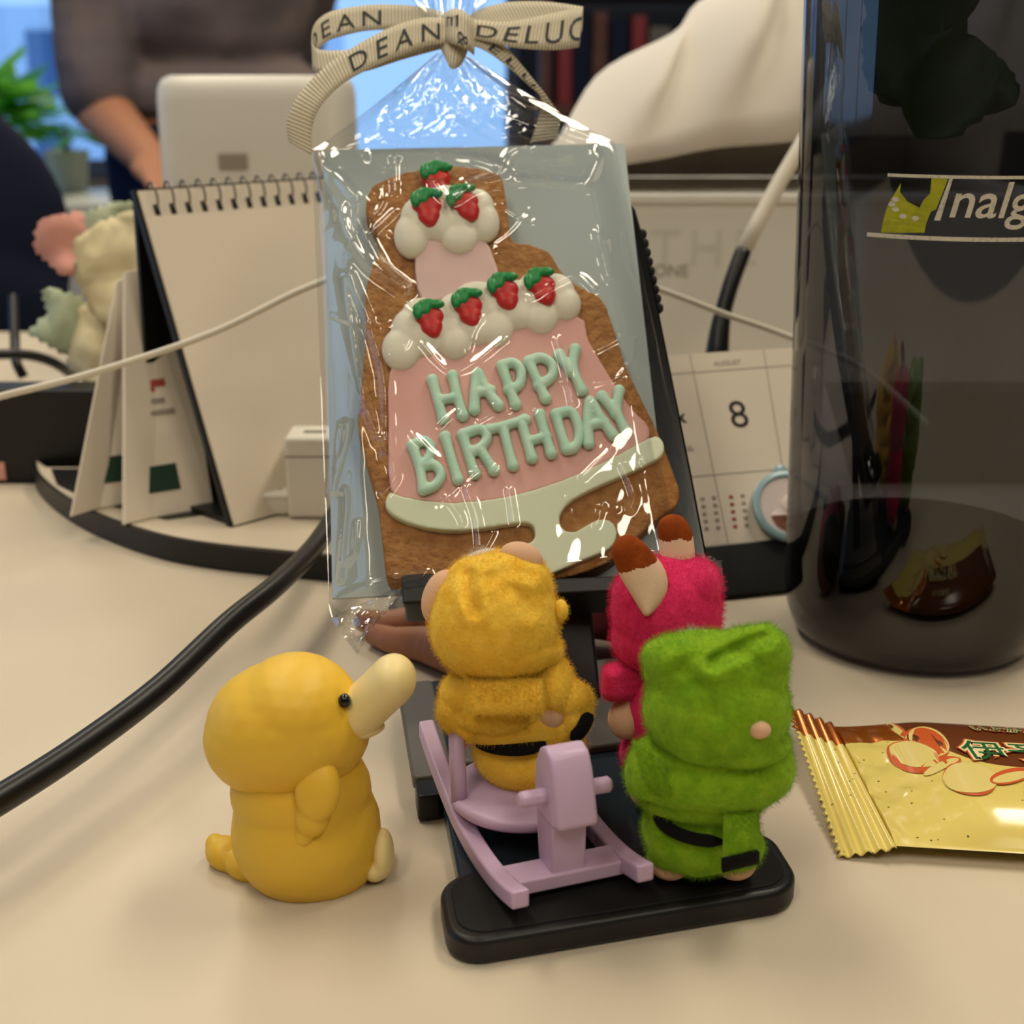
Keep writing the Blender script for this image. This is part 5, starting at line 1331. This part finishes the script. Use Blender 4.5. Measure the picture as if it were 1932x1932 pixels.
    bp = nt.nodes.new('ShaderNodeBump'); bp.inputs['Strength'].default_value = .8; bp.inputs['Distance'].default_value = .0004
    nt.links.new(uvn.outputs[0], wv.inputs['Vector']); nt.links.new(wv.outputs['Color'], bp.inputs['Height']); nt.links.new(bp.outputs['Normal'], bs.inputs['Normal'])
    cr = nt.nodes.new('ShaderNodeValToRGB'); cr.color_ramp.elements[0].color = (*lin((188, 176, 150)), 1); cr.color_ramp.elements[1].color = (*lin((228, 219, 196)), 1)
    nt.links.new(wv.outputs['Color'], cr.inputs['Fac']); nt.links.new(cr.outputs['Color'], bs.inputs['Base Color'])
    ink = mat('ribbon_ink', (52, 56, 58), .7, .2)
    bow = tag(thing('ribbon_bow', None, None, C.px(850, 60, .6)), None)
    bow.parent = t; bow.location = C.px(850, 60, .6) * S - wloc(t)
    bow['label'] = 'cream grosgrain ribbon bow with dark printed letters'
    class Strip:
        def __init__(s, top, bot, ws):
            n = 8; s.T = spline([(*p, w) for p, w in zip(top, ws)], n); s.B = spline([(*p, w) for p, w in zip(bot, ws)], n)
            s.T = [C.px(x, y, w) for x, y, w in s.T]; s.B = [C.px(x, y, w) for x, y, w in s.B]
            mid = [(a + b) / 2 for a, b in zip(s.T, s.B)]; s.s = [0]
            for i in range(1, len(mid)): s.s.append(s.s[-1] + (mid[i] - mid[i - 1]).length)
            s.L = s.s[-1]
        def at(s, x, y, out=.0):           # x arc length, y 0 (bottom) .. 1 (top)
            x = max(0, min(s.L - 1e-4, x)); i = max(k for k in range(len(s.s)) if s.s[k] <= x); i = min(i, len(s.s) - 2)
            f = (x - s.s[i]) / max(1e-6, s.s[i + 1] - s.s[i])
            T = s.T[i].lerp(s.T[i + 1], f); B = s.B[i].lerp(s.B[i + 1], f); p = B.lerp(T, y)
            return p - (p - CAM).normalized() * out
        def build(s, name):
            rows = []; UV = []
            for y in (0, .25, .5, .75, 1):
                rows.append([b.lerp(a, y) for a, b in zip(s.T, s.B)]); UV += [(q, y) for q in s.s]
            o = MB().grid(rows).build(name, rm, bow, angle=None)
            l = o.data.uv_layers.new(name='UVMap')
            for lp in o.data.loops: l.data[lp.index].uv = UV[lp.vertex_index]
            s.o = o; solid(o, .03)
            return s
        def write(s, body, x0, size, flip=False, y0=.24, spacing=1.35, w=1.0):
            V, Fc = text_geo(body, 1.0, .0, 0, spacing, 'LEFT', 1)
            W_ = [((x0 - x * size) if flip else (x0 + x * size), (1 - (y0 + y * w)) if flip else (y0 + y * w)) for x, y in V]
            mk('ribbon_print', [s.at(a, b, .05) for a, b in W_], Fc, ink, s.o, smooth=False)
    s1 = Strip([(588, 80), (592, 48), (612, 28), (640, 18), (690, 10), (745, 9), (800, 14), (850, 28)], [(590, 132), (597, 100), (618, 78), (645, 68), (690, 58), (745, 56), (800, 62), (850, 78)], [.5, .25, .1, .05, .1, .25, .4, .6]).build('loop')
    s1.write('DEAN', .42, 1.02, y0=.2, w=.85)
    Strip([(588, 80), (598, 92), (630, 96), (690, 90), (770, 76), (848, 55)], [(590, 132), (602, 137), (640, 139), (690, 134), (760, 112), (848, 88)], [.5, .75, .85, .85, .8, .75]).build('loop')
    s3 = Strip([(545, 268), (541, 228), (560, 185), (592, 146), (632, 112), (682, 80), (742, 50), (800, 34), (848, 36)], [(588, 292), (588, 246), (600, 208), (622, 180), (652, 154), (692, 132), (742, 110), (800, 88), (850, 80)], [.3, .6, .9, 1.05, 1.2, 1.3, 1.3, 1.15, .95]).build('tail')
    s3.write('DEAN', s3.L * .47, 1.02, y0=.18, spacing=1.5, w=.9)
    Strip([(884, 32), (910, 16), (963, 4), (1034, 4), (1100, 13)], [(891, 64), (946, 66), (993, 62), (1056, 52), (1098, 60)], [.6, .4, .2, .2, .5]).build('loop')
    s4 = Strip([(885, 36), (946, 42), (993, 36), (1056, 22), (1100, 14)], [(888, 72), (928, 80), (981, 91), (1048, 94), (1093, 89)], [.85, .9, .95, .8, .5]).build('loop')
    s4.write('DELUCA'[:5], .15, 1.12, y0=.18, spacing=1.25, w=.85)
    s6 = Strip([(892, 60), (924, 74), (955, 90), (982, 120), (1008, 152), (1032, 182), (1056, 222), (1050, 262)], [(886, 84), (908, 92), (932, 106), (968, 134), (994, 158), (1020, 184), (1016, 222), (1000, 270)], [.8, .75, .7, .5, .3, 0, -.5, -.8]).build('tail')
    s6.write('ELU', .65, .95, y0=.2, spacing=1.5, w=.8)
    k1 = Strip([(834, 30), (850, 18), (868, 18), (884, 28), (898, 46)], [(838, 78), (850, 82), (866, 86), (882, 94), (894, 104)], [.85, 1.25, 1.4, 1.25, .8]).build('knot')
    V, Fc = text_geo('E', .8)
    mk('ribbon_print', [k1.at(.3 + y * 1.0, .92 - x * 1.1, .05) for x, y in V], Fc, ink, k1.o, smooth=False)
    V, Fc = text_geo('&', .6)
    mk('ribbon_print', [k1.at(.85 + y * 1.0, .42 - x * 1.1, .05) for x, y in V], Fc, ink, k1.o, smooth=False)
    Strip([(830, 62), (842, 60), (860, 60), (880, 66), (886, 84)], [(826, 84), (838, 104), (850, 128), (868, 124), (884, 92)], [.5, .95, 1.1, .95, .5]).build('knot_fold')
gift_bag()

for o_, n_, l_ in FUZZ: grow_fuzz(o_, n_, l_)
